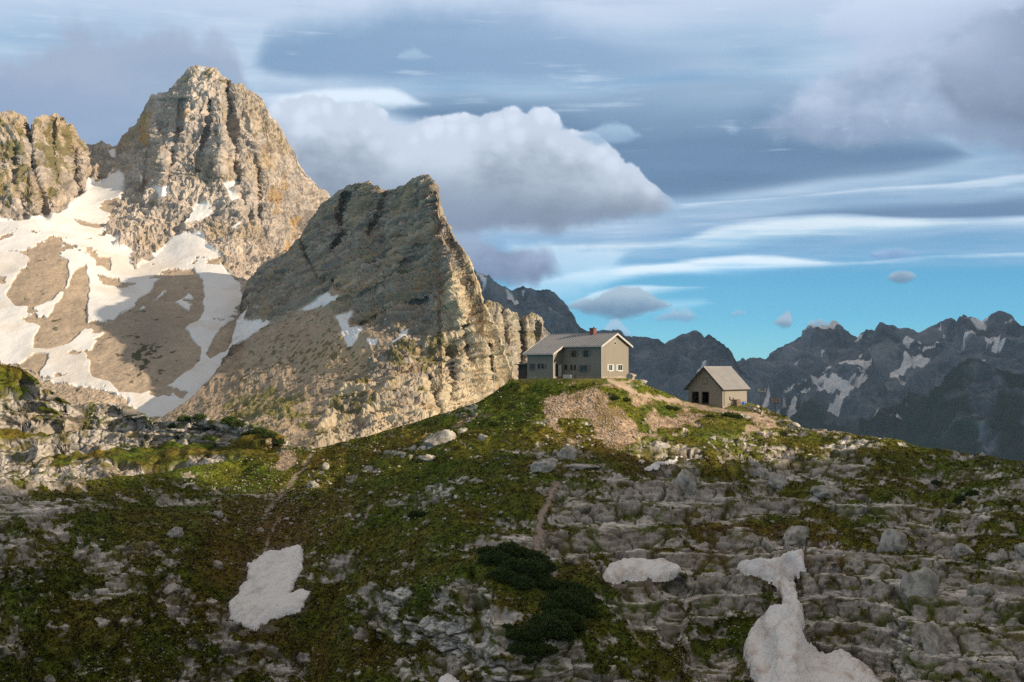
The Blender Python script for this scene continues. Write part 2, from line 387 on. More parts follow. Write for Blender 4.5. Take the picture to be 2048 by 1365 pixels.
    nz = np.clip(nA[..., 2:3], 0, 1); nA = nA * (1 - nz ** 2) + np.array([0, 0, 1.]) * nz ** 2; nA /= np.linalg.norm(nA, axis=-1)[..., None]      # flat ground heaves upwards, walls outwards
    p1 = p0 + nA.reshape(-1, 3) * d[:, None]
    warpP = p1 + np.stack([noise(p1, (3, 3, 3), 5), noise(p1, (3, 3, 3), 6), noise(p1, (3, 3, 3), 7)], -1) * .8 + np.stack([noise(p1, (.7, .7, .7), 25), noise(p1, (.7, .7, .7), 26), noise(p1, (.7, .7, .7), 27)], -1) * .14
    F1, F2, ID = voronoi(warpP, (5.6, 4.4, 2.6), 11); e1 = F2 - F1
    f1, f2, id2 = voronoi(warpP, (1.5, 1.2, 1.2), 12); e2 = f2 - f1
    cell = sstep(0, .10, e1); cell2 = sstep(0, .12, e2)
    slab = sstep(-.35, .1, fbm(p0, (9, 9, 5), 2, 129))                 # smooth slabs here, broken blocks there
    d += rock * ((cell - 1) * .55 + (ID - .5) * cell * .55 + (cell2 - 1) * lerp(.30, .12, slab) + (id2 - .5) * cell2 * lerp(.34, .08, slab) + .12 + fbm(p1, (1.4, 1.4, .7), 4, 130) * .15 + (ridged(p1, (.6, .6, 1.2), 3, 131) - .5) * .09)
    tuss = fbm(p0, (.75, .75, .75), 3, 141)
    grassy = (1 - rock) * (1 - calm) * (1 - gravel)
    d += grassy * (tuss * .14 + fbm(p0, (2.6, 2.6, 2.6), 2, 143) * .2)
    s1, s2, sid = voronoi(p0, (.55, .55, .55), 15)
    stone = sstep(.25, .05, s1) * (sid > .45)
    d += gravel * (stone * .16 + fbm(p0, (1.6, 1.6, 1.6), 3, 145) * .22)
    d -= snowm * .35 + pathm * .10
    d *= np.where(A.backf, .7, 1.0)
    A.displace(d, nA)
    if pas == 0: TM = even_rows(A, ANU, ANV)
# colour of the things lying there: turf, bare limestone, scree, trodden soil
br = blobfield(u, v, [(520, 1060, 90, 80, .95), (300, 1120, 120, 80, .45), (480, 960, 110, 30, .1), (880, 960, 150, 40, .15), (1050, 820, 90, 40, .05), (700, 930, 60, 30, .6), (1250, 930, 160, 25, .55), (1500, 1090, 120, 40, .85), (350, 1000, 100, 40, .2),
    (800, 1100, 120, 80, .25), (1000, 930, 80, 40, .35), (650, 1300, 150, 60, .6), (1900, 1230, 120, 60, .3), (1250, 1200, 60, 60, .15), (150, 1000, 120, 50, .4), (1250, 1080, 150, 20, .55), (1680, 1130, 60, 25, .8), (1150, 865, 80, 25, .7), (1250, 830, 150, 25, .3), (420, 1230, 50, 60, .7)], .4)
brn = np.clip(br + fbm(p0, (8, 8, 5), 4, 151) * .6, 0, 1)[:, None]
g = GRASS * (1 - brn) + OLIVE * brn
g = g * (1 + .75 * fbm(p0, (1.6, 1.6, 1.0), 4, 153) + .7 * noise(p0, (.28, .28, .28), 156))[:, None]
brm = sstep(.62, .95, br + fbm(p0, (3, 3, 3), 3, 155) * .5)
g = cmix(g, BROWN, brm * .55); g = np.clip(g, .010, 1)
litter = sstep(.2, .04, s1) * (sid > (.985 - .12 * np.clip(br - .3, 0, 1) - .08 * sstep(.25, .5, rocky) - .14 * sstep(.15, .45, fbm(p0, (6, 6, 6), 3, 157))))      # pale stones lying in the turf
g = cmix(g, ROCK * .9, litter * .9)
riser = sstep(.45, .8, fr) * sstep(1.0, .93, fr)                        # terrace risers coloured browner and darker than the tops
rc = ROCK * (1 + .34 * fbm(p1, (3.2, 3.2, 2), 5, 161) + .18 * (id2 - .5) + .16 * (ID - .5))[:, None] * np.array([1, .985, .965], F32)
rc = cmix(rc, (.25, .215, .175), np.clip(riser * .75 + sstep(.05, .5, fbm(p1, (5, 5, 3), 3, 163)) * .4, 0, 1) * .8)
rc = cmix(rc, (.12, .11, .095), sstep(.02, .40, fbm(p1, (1.0, 1.0, 1.1), 5, 165)) * .55)
rc = cmix(rc, (.05, .045, .03), np.maximum(sstep(.09, .02, e1), sstep(.08, .015, e2) * .6) * .85)       # soil in the joints
moss = np.maximum(sstep(.2, .05, e1) * sstep(-.15, .2, noise(p0, (5, 5, 5), 167)), sstep(.08, .26, fbm(p1, (2.4, 2.4, .9), 5, 169) - .12 + .34 * (.72 - rocky)))
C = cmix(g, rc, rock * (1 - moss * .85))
gc = GRAVEL * (.75 + .5 * sid)[:, None] * (1 + .25 * fbm(p0, (2, 2, 2), 3, 171))[:, None]
gc = cmix(gc, ROCK * 1.05, stone * .6); gc = cmix(gc, OLIVE, sstep(.1, .3, fbm(p0, (3, 3, 3), 3, 173)) * .7)
C = cmix(C, gc, gravel)
pc = PATHC * (1 + .25 * fbm(p0, (1, 1, 1), 3, 175))[:, None]
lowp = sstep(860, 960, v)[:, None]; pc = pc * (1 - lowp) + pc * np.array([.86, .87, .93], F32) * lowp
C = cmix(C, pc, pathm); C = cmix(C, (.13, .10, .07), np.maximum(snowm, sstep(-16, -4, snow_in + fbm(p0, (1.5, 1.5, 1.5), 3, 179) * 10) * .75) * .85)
C = cmix(C, (.15, .13, .07), housem * sstep(-.2, .3, fbm(p0, (3, 3, 3), 3, 177)) * ~A.backf * .5)
A.rockmask = rock; C_A = C; p0A = p0
M_ground = terrain_mat('turf_and_limestone', .55, .10, .42)
isp = pathm > .5
fA = A.faces(); fp = isp[fA].all(1)
def subset(name, fs, mat, vv, cc, smooth=True):
    ids, inv = np.unique(fs, return_inverse=True); return mesh_obj(name, vv[ids], inv.reshape(-1, 4).astype(np.int32), mat, cc[ids], smooth)
Av = A.flat()
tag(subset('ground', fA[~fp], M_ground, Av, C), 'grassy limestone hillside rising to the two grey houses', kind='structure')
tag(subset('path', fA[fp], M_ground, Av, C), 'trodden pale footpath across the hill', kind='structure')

# snow patches, each a body lying on the ground
def snow_mat(name, dirt):
    m, nt = new_mat(name); tc = nt.node('ShaderNodeTexCoord'); v_ = tc.outputs['Object']
    mp = nt.node('ShaderNodeMapping'); mp.inputs['Scale'].default_value = (1, .35, 1); mp.inputs['Rotation'].default_value = (0, 0, .5); nt.l.new(v_, mp.inputs['Vector'])
    n = nt.noise(mp.outputs[0], .55, 6, .65); n2 = nt.noise(v_, 2.2, 4, .6)
    c = nt.mix(nt.ss(n, .46, .74), (.88, .88, .885), dirt); c = nt.mix(nt.m('MULTIPLY', nt.ss(n2, .52, .76), .45), c, (.42, .37, .33))
    finish(nt, c, .75, bump(nt, nt.m('ADD', n, nt.m('MULTIPLY', n2, .4)), .5, .9), .3)
    return m
M_snow = snow_mat('old_snow', (.66, .65, .66)); M_snow2 = snow_mat('old_snow_pinkish', (.58, .45, .38))
def snow_patch(key, mat, thick, label):
    sd = snowd[key]; keep = sd > -5
    vv = p0.copy(); dd = fbm(p0, (34, 34, 34), 3, 101) * 1.5 * .5
    flow = fbm(np.stack([p0[:, 0] * .85 - p0[:, 1] * .5, p0[:, 1] * .85 + p0[:, 0] * .5, p0[:, 2]], -1), (.8, 4, 2), 4, 191) * .34 + fbm(p0, (4, 4, 4), 3, 193) * .35 + fbm(p0, (.8, .8, .8), 2, 194) * .04
    prof = np.clip((sd + 3) / 12, 0, 1) ** .5
    vv[:, 2] += dd - .12 + (thick + flow) * prof - .5 * sstep(0, -5, sd)
    f = fA[keep[fA].all(1)]
    ids, inv = np.unique(f, return_inverse=True)
    o = mesh_obj('snow_patch', vv[ids], inv.reshape(-1, 4).astype(np.int32), mat)
    return tag(o, label, 'snow patch', 'snow patches left on the hillside')
snow_patch('left', M_snow, .75, 'white three-pointed snow patch in the grassy gully, largest on the green slope')
snow_patch('middle', M_snow2, .6, 'small flat oval snow patch beneath the limestone ledges at the end of the footpath')
snow_patch('tongue', M_snow2, 1.3, 'long snow tongue squeezed through a rock gap and spreading out at its lower end')
snow_patch('bottom', M_snow, .7, 'tip of a snow patch below the dark crag, cut by the lower edge')
snow_patch('strip', M_snow2, .15, 'thin slanting snow strip behind the rock pavement, nearest to the houses')
# ------------------------------------------------------------------ rock ledge on the left, behind the hollow
silB = [(-340, 640), (-140, 690), (0, 711), (30, 722), (62, 748), (95, 762), (118, 770), (132, 790), (200, 795), (230, 798), (252, 806), (268, 812), (285, 832), (310, 838), (345, 842), (380, 838), (418, 835), (450, 842), (490, 855), (530, 870), (570, 884), (612, 902), (680, 925), (760, 960)]
ctrlB = [(-330, 660, 410), (-330, 1000, 300), (-100, 700, 395), (0, 715, 390), (250, 808, 372), (420, 838, 352), (600, 902, 322), (0, 800, 372), (0, 880, 350), (250, 870, 352), (450, 890, 332), (0, 950, 322), (250, 950, 318), (500, 950, 310), (0, 1020, 300), (300, 1020, 300), (600, 1020, 300), (700, 960, 305)]
def stepsB(U, V, Y):
    V = V + 5 * np.sin(U / 29) + 4 * np.sin(U / 13 + 2)
    for q in ((-200, 60, 728, 775, 7), (-200, 285, 802, 840, 7), (60, 300, 848, 864, 3.5), (90, 330, 872, 912, 10), (-200, 60, 850, 890, 8), (300, 470, 852, 872, 6), (330, 560, 884, 902, 6)): Y = step(Y, U, V, *q, 18, 45)
    return Y
TMB = None
for pas in (0, 1):
    B = Layer(silB, [(-400, 1030), (800, 1030)], ctrlB, -330, 720, N_(680) if pas else N_(340), N_(380) if pas else N_(190), back=(110, 46, 24), tmap=TMB, extra=stepsB)
    u, v = B.uf, B.vf; p0 = B.flat().copy()
    cover = blobfield(u, v, [(60, 830, 90, 35, .9), (200, 830, 90, 30, .95), (130, 890, 120, 35, .8), (330, 870, 100, 25, .85), (450, 870, 80, 20, .75), (10, 770, 40, 20, .45), (100, 875, 30, 20, .4), (290, 910, 100, 15, .4), (20, 890, 40, 30, .5), (480, 915, 80, 20, .4), (300, 825, 20, 12, .3), (510, 880, 40, 14, .65)], .6)
    rn = fbm(p0, (22, 22, 7), 4, 205) * .45 + fbm(p0, (9, 9, 2.), 3, 206) * .35
    rock = sstep(.46, .56, cover + rn)
    d = fbm(p0, (45, 45, 45), 3, 207) * 3
    hT = 4.; warp = fbm(p0, (40, 40, 60), 3, 208) * .45 + p0[:, 0] * .008
    ph = p0[:, 2] / hT + warp; fr = ph - np.floor(ph); d += (sstep(.55, .95, fr) - fr) * hT * 1.0 * (.08 + .92 * rock)
    ph = p0[:, 2] / 1.5 + warp * 3; fr = ph - np.floor(ph); d += (sstep(.55, .95, fr) - fr) * 1.4 * rock
    nB = B.normals(); p1 = p0 + nB.reshape(-1, 3) * d[:, None]
    F1, F2, ID = voronoi(p1, (7., 7., 4.), 21); f1, f2, id2 = voronoi(p1, (2.6, 2.6, 1.8), 22)
    c1, c2 = sstep(0, .1, F2 - F1), sstep(0, .12, f2 - f1); d += rock * ((c1 - 1) * .7 + (ID - .5) * c1 * .6 + (c2 - 1) * .3 + (id2 - .5) * c2 * .35) + fbm(p0, (2, 2, 2), 3, 209) * .25 + (1 - rock) * (fbm(p0, (3.5, 3.5, 3.5), 3, 222) * .5 + noise(p0, (.6, .6, .6), 223) * .12)
    B.displace(d, nB)
    B.displace(rock * ((ridged(p1, (3.0, 3.0, 4), 3, 211) - .5) * .5 + fbm(p1, (1.5, 1.5, .8), 3, 219) * .35))
    if pas == 0: TMB = even_rows(B, N_(680), N_(380))
g = lerp(GRASS, OLIVE, np.clip(.45 + fbm(p0, (12, 12, 8), 3, 213), 0, 1)[:, None]) * (1 + .8 * fbm(p0, (2, 2, 2), 4, 214) + .8 * noise(p0, (.45, .45, .45), 221))[:, None]
rc = np.array([.45, .42, .385], F32) * (1 + .4 * fbm(p1, (6, 6, 2.4), 5, 215) + .15 * (id2 - .5))[:, None]
rc = cmix(rc, (.33, .27, .20), sstep(.05, .4, fbm(p0, (12, 12, 7), 3, 216)) * .6); rc = cmix(rc, (.14, .13, .11), sstep(.2, .5, fbm(p1, (1.8, 1.8, 2.6), 4, 217)) * .6); rc = cmix(rc, (.06, .055, .04), np.maximum(sstep(.07, .015, F2 - F1), .7 * sstep(.06, .01, f2 - f1)) * .8)
C = cmix(g, rc, rock * (1 - .8 * sstep(.12, .3, fbm(p0, (4, 4, 1.2), 3, 218))))
B.rockmask = rock
tag(B.build('hill', terrain_mat('ledge_limestone', 1.1, .2, .4), C), 'ledged limestone hill beyond the hollow', kind='structure')

# ------------------------------------------------------------------ shared cliff relief for the mountains
def cliff(P, k, amt, seed, tilt=(0, 0), beds=.8):
    """Buttresses, gullies, beds and blocks; k scales the sizes, amt (0..1 per vertex) fades them out."""
    zz = P[:, 2] + P[:, 0] * tilt[0] + P[:, 1] * tilt[1]
    W = P + np.stack([noise(P, (60 * k,) * 3, seed + 1), noise(P, (60 * k,) * 3, seed + 2), 0 * P[:, 0]], -1) * 14 * k
    d = (ridged(W, (80 * k, 80 * k, 300 * k), 3, seed + 3) - .55) * 11 * k
    d += (ridged(W, (27 * k, 27 * k, 120 * k), 4, seed + 5) - .55) * 7.5 * k
    d += (ridged(W, (10 * k, 10 * k, 42 * k), 4, seed + 6) - .55) * 4.6 * k
    S = np.stack([P[:, 0], P[:, 1], zz], -1)
    wz = noise(P, (50 * k,) * 3, seed + 13) * 5 * k + noise(P, (14 * k,) * 3, seed + 14) * 1.6 * k
    for h, a, q in ((15 * k, 5.0 * k, 20), (5.5 * k, 2.4 * k, 21), (2.4 * k, 1.0 * k, 22)):       # beds that stand out above ledges
        f_ = (zz + wz) / h; i_ = np.floor(f_); f_ = f_ - i_
        m_ = np.clip(.55 + 1.1 * noise(np.stack([P[:, 0] / (60 * k), P[:, 1] / (60 * k), i_ * 3.7], -1), 1.0, seed + q), 0, 1.2)
        d += beds * a * m_ * (sstep(0, .25, f_) * (1 - f_ * .9) - .35)
    F1, F2, ID = voronoi(S, (8 * k, 8 * k, 12 * k), seed + 9); f1, f2, id2 = voronoi(S, (3.6 * k, 3.6 * k, 4.2 * k), seed + 10)
    d += (ID - .5) * 1.5 * k + np.clip((F2 - F1) * 4, 0, 1) * .5 * k + (id2 - .5) * 1.5 * k + np.clip((f2 - f1) * 4, 0, 1) * .5 * k
    d += fbm(P, (5 * k,) * 3, 4, seed + 11) * 1.3 * k
    return d * amt, ID, id2
def rock_albedo(P, S_z, ID, id2, k, seed, base=(.40, .37, .33), st=1.):
    S = np.stack([P[:, 0], P[:, 1], S_z], -1)
    c = np.array(base, F32) * (1 + .32 * fbm(P, (40 * k, 40 * k, 60 * k), 4, seed) + .26 * st * noise(S, (80 * k, 80 * k, 5 * k), seed + 1) + .22 * st * noise(S, (50 * k, 50 * k, 2.4 * k), seed + 2) + .2 * (id2 - .5) + .12 * (ID - .5))[:, None]
    c = cmix(c, (.40, .31, .19), sstep(.05, .5, fbm(P, (50 * k, 50 * k, 90 * k), 3, seed + 3)) * .55)
    c = cmix(c, (.20, .19, .18), sstep(.12, .5, fbm(P, (9 * k, 9 * k, 50 * k), 3, seed + 4)) * .55)
    c = cmix(c, (.19, .18, .17), sstep(.25, .6, noise(S, (60 * k, 60 * k, 2.6 * k), seed + 5)) * min(.8, .45 * st))
    return np.clip(c, .02, .9)
def px(poly, s=.3418, ox=0, oy=450): return [(ox + a * s, oy + b * s) for a, b in poly]

# ------------------------------------------------------------------ main peak, towers and the snow basin
silD = [(-340, 250), (-250, 205), (-140, 222), (0, 227), (18, 226), (42, 227), (54, 238), (60, 262), (64, 250), (75, 236), (86, 230), (97, 234), (108, 231), (128, 230), (136, 244), (148, 248), (156, 268), (163, 282), (175, 290), (190, 288), (203, 282), (212, 288), (224, 292), (233, 290),
        (240, 278), (262, 255), (274, 244), (285, 226), (293, 208), (303, 190), (318, 188), (330, 182), (345, 174), (358, 156), (368, 146), (377, 136), (390, 131), (402, 132), (414, 136), (430, 138), (441, 150), (452, 156), (468, 170), (482, 168), (496, 182), (512, 188),
        (526, 206), (537, 232), (552, 246), (565, 270), (576, 288), (590, 302), (604, 330), (622, 350), (640, 374), (652, 386), (660, 396), (690, 430), (740, 470)]
ctrlD = [(-320, 240, 1720), (-320, 440, 1580), (-320, 700, 1300), (-100, 230, 1700), (30, 235, 1690), (30, 330, 1630), (30, 425, 1570), (110, 240, 1720), (110, 330, 1660), (115, 415, 1600), (165, 290, 1800), (195, 290, 1850), (190, 370, 1740), (150, 400, 1650), (230, 292, 1800), (235, 345, 1720), (225, 400, 1660), (215, 450, 1610), (245, 300, 1800), (270, 255, 1800), (290, 300, 1760), (310, 190, 1790),
         (400, 138, 1750), (360, 200, 1730), (330, 300, 1680), (330, 400, 1620), (290, 470, 1585), (330, 500, 1575), (400, 300, 1672), (400, 400, 1630), (420, 465, 1590), (480, 190, 1735), (520, 215, 1735), (480, 300, 1668), (500, 400, 1610), (480, 480, 1565), (560, 300, 1710), (600, 360, 1705), (580, 430, 1640), (530, 520, 1570), (640, 385, 1730), (700, 450, 1740),
         (0, 440, 1555), (80, 440, 1560), (0, 560, 1425), (0, 700, 1300), (150, 500, 1500), (150, 620, 1375), (150, 750, 1255), (205, 605, 1392), (270, 525, 1530), (300, 560, 1450), (400, 500, 1535), (460, 580, 1440), (440, 660, 1345), (330, 820, 1195), (300, 700, 1300), (380, 760, 1245), (200, 860, 1160), (0, 800, 1215), (-100, 600, 1400), (560, 600, 1450), (650, 700, 1400), (600, 850, 1250)]
creD = [([(58, 255), (64, 330), (86, 400), (92, 430)], 6, 38), ([(146, 300), (150, 350), (158, 385)], 7, 20), ([(110, 235), (105, 300), (112, 350)], 4, 14), ([(30, 300), (26, 360), (50, 430)], 5, 12),
        ([(420, 200), (418, 250), (402, 300), (398, 340)], 5, 18), ([(455, 165), (462, 230), (470, 300)], 7, 26), ([(363, 200), (360, 260), (340, 330)], 6, 14), ([(520, 340), (515, 400), (520, 440)], 5, 16), ([(470, 330), (480, 380), (500, 440)], 8, 14), ([(300, 320), (290, 380)], 9, 16),
        ([(310, 250), (330, 330), (322, 400)], 8, -12), ([(440, 250), (440, 340)], 10, -12), ([(500, 230), (520, 330)], 12, -10)]
D = Layer(silD, [(-200, 860), (800, 880)], ctrlD, -330, 740, N_(720), N_(560), back=(300, 330, 26), creases=creD)
u, v = D.uf, D.vf; p0 = D.flat().copy()
wx = fbm(p0, (26, 26, 26), 4, 301) * 6; wy = fbm(p0, (26, 26, 26), 4, 302) * 5; U_, V_ = u + wx, v + wy
snow_outline = [(-350, 440), (-150, 430), (0, 437), (40, 437), (92, 428), (110, 425), (135, 412), (150, 400), (168, 385), (172, 365), (183, 354), (188, 367), (203, 367), (215, 350), (226, 335), (248, 345), (246, 372), (240, 400), (232, 420), (215, 450), (212, 468), (240, 475), (228, 490), (256, 495), (268, 500), (262, 515), (270, 532),
                (300, 512), (330, 490), (348, 473), (370, 468), (405, 470), (418, 490), (437, 503), (446, 522), (466, 545), (482, 562), (486, 600), (505, 620), (520, 660), (480, 700), (440, 760), (380, 822), (340, 835), (282, 830), (252, 800), (222, 788), (170, 775), (110, 765), (30, 730), (-150, 700), (-350, 680)]
isl = [px(q) for q in ([(30, 400), (110, 290), (200, 215), (330, 170), (400, 210), (410, 290), (370, 370), (300, 430), (200, 480), (90, 470)], [(440, 270), (500, 225), (525, 330), (515, 480), (510, 580), (460, 640), (400, 690), (280, 730), (190, 720), (200, 630), (270, 540), (360, 410)],
       [(130, 790), (200, 750), (290, 760), (250, 850), (180, 860), (60, 830)], [(560, 200), (640, 190), (650, 260), (570, 240)],
       [(520, 790), (545, 720), (580, 650), (690, 520), (800, 430), (880, 370), (930, 300), (1000, 250), (1130, 240), (1180, 300), (1200, 400), (1190, 480), (1150, 560), (1090, 600), (1130, 660), (1180, 700), (1170, 780), (1140, 830), (1070, 870), (960, 950), (820, 985), (700, 985), (640, 930), (540, 900)],
       [(1210, 740), (1260, 640), (1330, 580), (1385, 560), (1385, 650), (1320, 740), (1230, 780)], [(500, 140), (530, 130), (535, 160), (510, 170)], [(0, 290), (40, 300), (30, 340), (-20, 340)])]
inner = [px(q) for q in ([(1030, 440), (1095, 370), (1150, 430), (1100, 480)], [(715, 505), (800, 415), (780, 460), (730, 500)], [(810, 480), (840, 455), (845, 475), (815, 490)], [(890, 435), (970, 355), (975, 375), (930, 410)])]
high = [[(310, 375), (340, 372), (335, 392), (316, 396)], [(392, 405), (420, 408), (424, 425), (400, 440), (365, 452), (385, 425)], [(446, 370), (470, 362), (474, 372), (460, 380), (478, 400), (466, 405)], [(462, 455), (486, 444), (474, 458)], [(216, 300), (230, 295), (232, 315), (222, 316)], [(395, 132), (412, 134), (410, 142), (400, 140)], [(276, 345), (290, 352), (284, 365)]]
sn = sdist(U_, V_, snow_outline)
islands = np.maximum.reduce([sdist(U_, V_, q) for q in isl]); inn = np.maximum.reduce([sdist(U_, V_, q) for q in inner]); hi = np.maximum.reduce([sdist(u + wx * .5, v + wy * .5, q) for q in high])
dirt = sstep(.30, .42, fbm(p0, (40, 40, 40), 5, 303) + .26 * np.exp(-((u - 130) / 60) ** 2 - ((v - 495) / 40) ** 2))
basin = sstep(-3, 5, sn)
snow = sstep(-1, 1.5, np.maximum(np.maximum(np.minimum(sn, -islands), inn), hi)) * (1 - sstep(.5, .8, dirt) * (hi < -2))
cliffm = 1 - np.maximum(basin, sstep(-3, 3, hi) * .9); cliffm = np.where((v > 560) & (sn < 0), cliffm * .3, cliffm)
dC, ID, id2 = cliff(p0, 1.0, np.clip(cliffm, 0, 1) * np.where(D.backf, .8, 1), 310, (.10, 0))
dC += basin * (fbm(p0, (120, 120, 120), 3, 330) * 5 + fbm(p0, (16, 16, 16), 4, 331) * 1.1 * (1 - snow * .7) - 1.5 * (1 - snow))
dC += basin * (1 - snow) * (ridged(p0, (9, 9, 9), 3, 332) - .5) * 1.6 * np.exp(-((u - 290) / 60) ** 2 - ((v - 710) / 50) ** 2)
D.displace(dC * (.5 + .5 * sstep(0, 16, v - np.interp(u, D.u, D.vt))))
zz = p0[:, 2] + p0[:, 0] * .1
rc = rock_albedo(p0, zz, ID, id2, 1.0, 340, (.445, .385, .335))
for pl, s_ in (([(284, 232), (306, 215), (308, 260), (300, 290), (282, 300), (276, 270)], .9), ([(366, 225), (380, 220), (376, 240), (360, 250)], .7), ([(540, 380), (575, 340), (565, 420), (548, 430)], .5), ([(585, 440), (600, 432), (596, 470), (585, 480)], .8), ([(570, 490), (580, 480), (582, 505), (572, 508)], .8), ([(500, 300), (540, 290), (550, 350), (520, 360)], .3)):
    rc = cmix(rc, (.46, .27, .07), sstep(-6, 6, sdist(u + wx, v + wy, pl)) * s_ * sstep(-.3, .2, fbm(p0, (14, 14, 30), 3, 351) + .15))
vegz = blobfield(u, v, [(110, 290, 25, 60, .5), (20, 330, 30, 70, .42), (140, 300, 15, 30, .4), (60, 390, 15, 30, .3), (430, 160, 20, 14, .25), (380, 480, 60, 30, .05)], .0)
veg = sstep(.25, .42, vegz + fbm(p0, (12, 12, 26), 4, 352) * .5); rc = cmix(rc, (.13, .115, .02), veg * .75)
scr = np.array([.42, .34, .26], F32) * (1 + .18 * fbm(p0, (40, 40, 40), 5, 353) + .2 * (id2 - .5))[:, None]
scr = cmix(scr, (.25, .22, .19), np.exp(-((u - 300) / 70) ** 2 - ((v - 650) / 70) ** 2) * .6)
spots = sstep(.16, .3, fbm(p0, (9, 9, 9), 3, 354) - .12 + .62 * np.exp(-((u - 285) / 45) ** 2 - ((v - 715) / 40) ** 2) - .33)
scr = cmix(scr, (.035, .045, .014), spots * .85)
C = cmix(rc, scr, basin * (1 - snow)); low = sstep(2, -6, sn) * sstep(520, 640, v); C = cmix(C, scr, low)
snc = SNOW * (1 + .08 * fbm(p0, (50, 50, 50), 4, 356))[:, None]; snc = cmix(snc, (.60, .50, .38), sstep(.1, .5, fbm(p0, (60, 60, 60), 4, 357)) * .35 * sstep(420, 470, v))
C = cmix(C, snc, snow)
M_cliff = terrain_mat('mountain_limestone', 3.0, .8, .34)
keep = snow > .5; fD = D.faces(); fs = keep[fD].all(1) & (D.vf[fD[:, 0]] > 300)
tag(subset('mountain', fD[~fs], M_cliff, D.flat(), C, False), 'main limestone peak with towers on its left', kind='structure')
m, nt = new_mat('firn'); a = nt.node('ShaderNodeAttribute', attribute_name='albedo'); tc = nt.node('ShaderNodeTexCoord'); n_ = nt.noise(tc.outputs['Object'], .08, 6, .6)
finish(nt, nt.mix(nt.m('MULTIPLY', nt.ss(n_, .5, .8), .16), a.outputs['Color'], (.55, .48, .42)), .8, bump(nt, n_, 1.6, .7), .2)
tag(subset('snowfield', fD[fs], m, D.flat(), C), 'snow lying in the basin under the main peak', kind='structure')

# ------------------------------------------------------------------ nearer peak with its scree
silC = [(200, 900), (270, 858), (330, 829), (365, 808), (400, 780), (425, 752), (438, 734), (450, 712), (462, 684), (470, 655), (478, 625), (486, 590), (498, 562), (515, 540), (545, 520), (575, 500), (600, 478), (620, 440), (640, 412), (658, 395), (676, 382), (700, 366), (716, 363), (735, 366), (755, 374), (770, 383),
        (785, 376), (805, 370), (822, 358), (838, 354), (855, 355), (868, 364), (876, 380), (880, 405), (884, 430), (896, 448), (905, 470), (925, 498), (940, 522), (950, 550), (958, 575), (966, 605), (978, 630), (990, 650), (1003, 672), (1012, 700), (1022, 730), (1030, 765), (1040, 800), (1060, 840)]
ctrlC = [(870, 368, 1195), (840, 358, 1205), (900, 480, 1135), (945, 600, 1085), (960, 700, 1045), (985, 660, 1075), (1020, 750, 1075), (940, 800, 1000), (800, 860, 950), (650, 890, 930), (880, 720, 1050), (800, 760, 1010), (760, 690, 1085), (840, 600, 1125), (800, 480, 1200), (780, 390, 1270), (700, 370, 1345), (640, 420, 1375), (700, 480, 1285), (560, 520, 1385), (500, 560, 1390), (600, 600, 1275),
         (500, 630, 1325), (700, 580, 1190), (650, 640, 1170), (700, 700, 1100), (550, 680, 1190), (600, 740, 1115), (450, 740, 1200), (500, 780, 1110), (350, 830, 1100), (400, 850, 1040), (550, 840, 1000), (700, 800, 1015), (450, 900, 960), (900, 900, 930), (250, 880, 1080), (1050, 850, 1040)]
creC = [([(690, 395), (680, 430), (690, 470), (665, 500)], 7, 34), ([(772, 385), (760, 430), (740, 470)], 8, 22), ([(600, 480), (640, 560), (700, 580)], 6, 14), ([(720, 650), (800, 610), (850, 600)], 5, 12), ([(900, 700), (910, 760), (900, 800)], 7, 16), ([(975, 690), (985, 760)], 6, 12), ([(860, 760), (880, 830)], 7, 14), ([(930, 640), (940, 720)], 6, 12),
        ([(880, 470), (905, 560), (925, 640)], 14, -16), ([(830, 480), (760, 560), (640, 600)], 10, -12)]
Cc = Layer(silC, [(150, 940), (700, 940), (1100, 900)], ctrlC, 215, 1055, N_(640), N_(500), back=(260, 300, 24), creases=creC)
u, v = Cc.uf, Cc.vf; p0 = Cc.flat().copy()
wx = fbm(p0, (20, 20, 20), 4, 401) * 9; wy = fbm(p0, (20, 20, 20), 4, 402) * 7
scree_pl = [(180, 920), (260, 860), (330, 825), (400, 775), (450, 725), (480, 690), (540, 640), (575, 632), (620, 600), (665, 580), (700, 560), (745, 545), (700, 575), (660, 610), (690, 640), (745, 660), (790, 680), (770, 705), (745, 715), (735, 735), (700, 760), (660, 800), (640, 860), (600, 905), (560, 930), (300, 940)]
sd = sdist(u + wx, v + wy, scree_pl)
scree = sstep(-5, 6, sd)
mound = sstep(-6, 8, np.maximum(sdist(u + wx, v + wy, [(440, 830), (500, 795), (560, 780), (590, 790), (596, 850), (580, 885), (520, 880), (450, 850)]), -999))
sns = [[(598, 618), (628, 598), (650, 585), (678, 590), (672, 602), (640, 608), (622, 615)], [(672, 632), (700, 618), (696, 640), (703, 658), (724, 660), (715, 680), (692, 694), (684, 660)], [(780, 686), (808, 662), (826, 655), (815, 668), (795, 682)], [(736, 684), (752, 683), (750, 693), (738, 694)],
       [(474, 640), (496, 615), (490, 640), (540, 640), (528, 656), (500, 672), (470, 690), (440, 726), (428, 735), (452, 700), (468, 668)], [(676, 455), (690, 450), (684, 470)]]
snd = np.maximum.reduce([sdist(u + wx * .7, v + wy * .7, q) for q in sns]); snow = sstep(-1, 1.5, snd)
cl = (1 - scree) * (1 - sstep(-4, 3, snd) * .9) + mound * .35
dC, ID, id2 = cliff(p0, .62, np.clip(cl, 0, 1), 410, (-.30, .12), 1.9)
dC += scree * (fbm(p0, (70, 70, 70), 3, 430) * 4 + fbm(p0, (9, 9, 9), 4, 431) * .8 + (ridged(np.stack([p0[:, 0] + .6 * p0[:, 2], p0[:, 1], p0[:, 2] * .15], -1), (8, 30, 30), 3, 432) - .5) * 1.2)
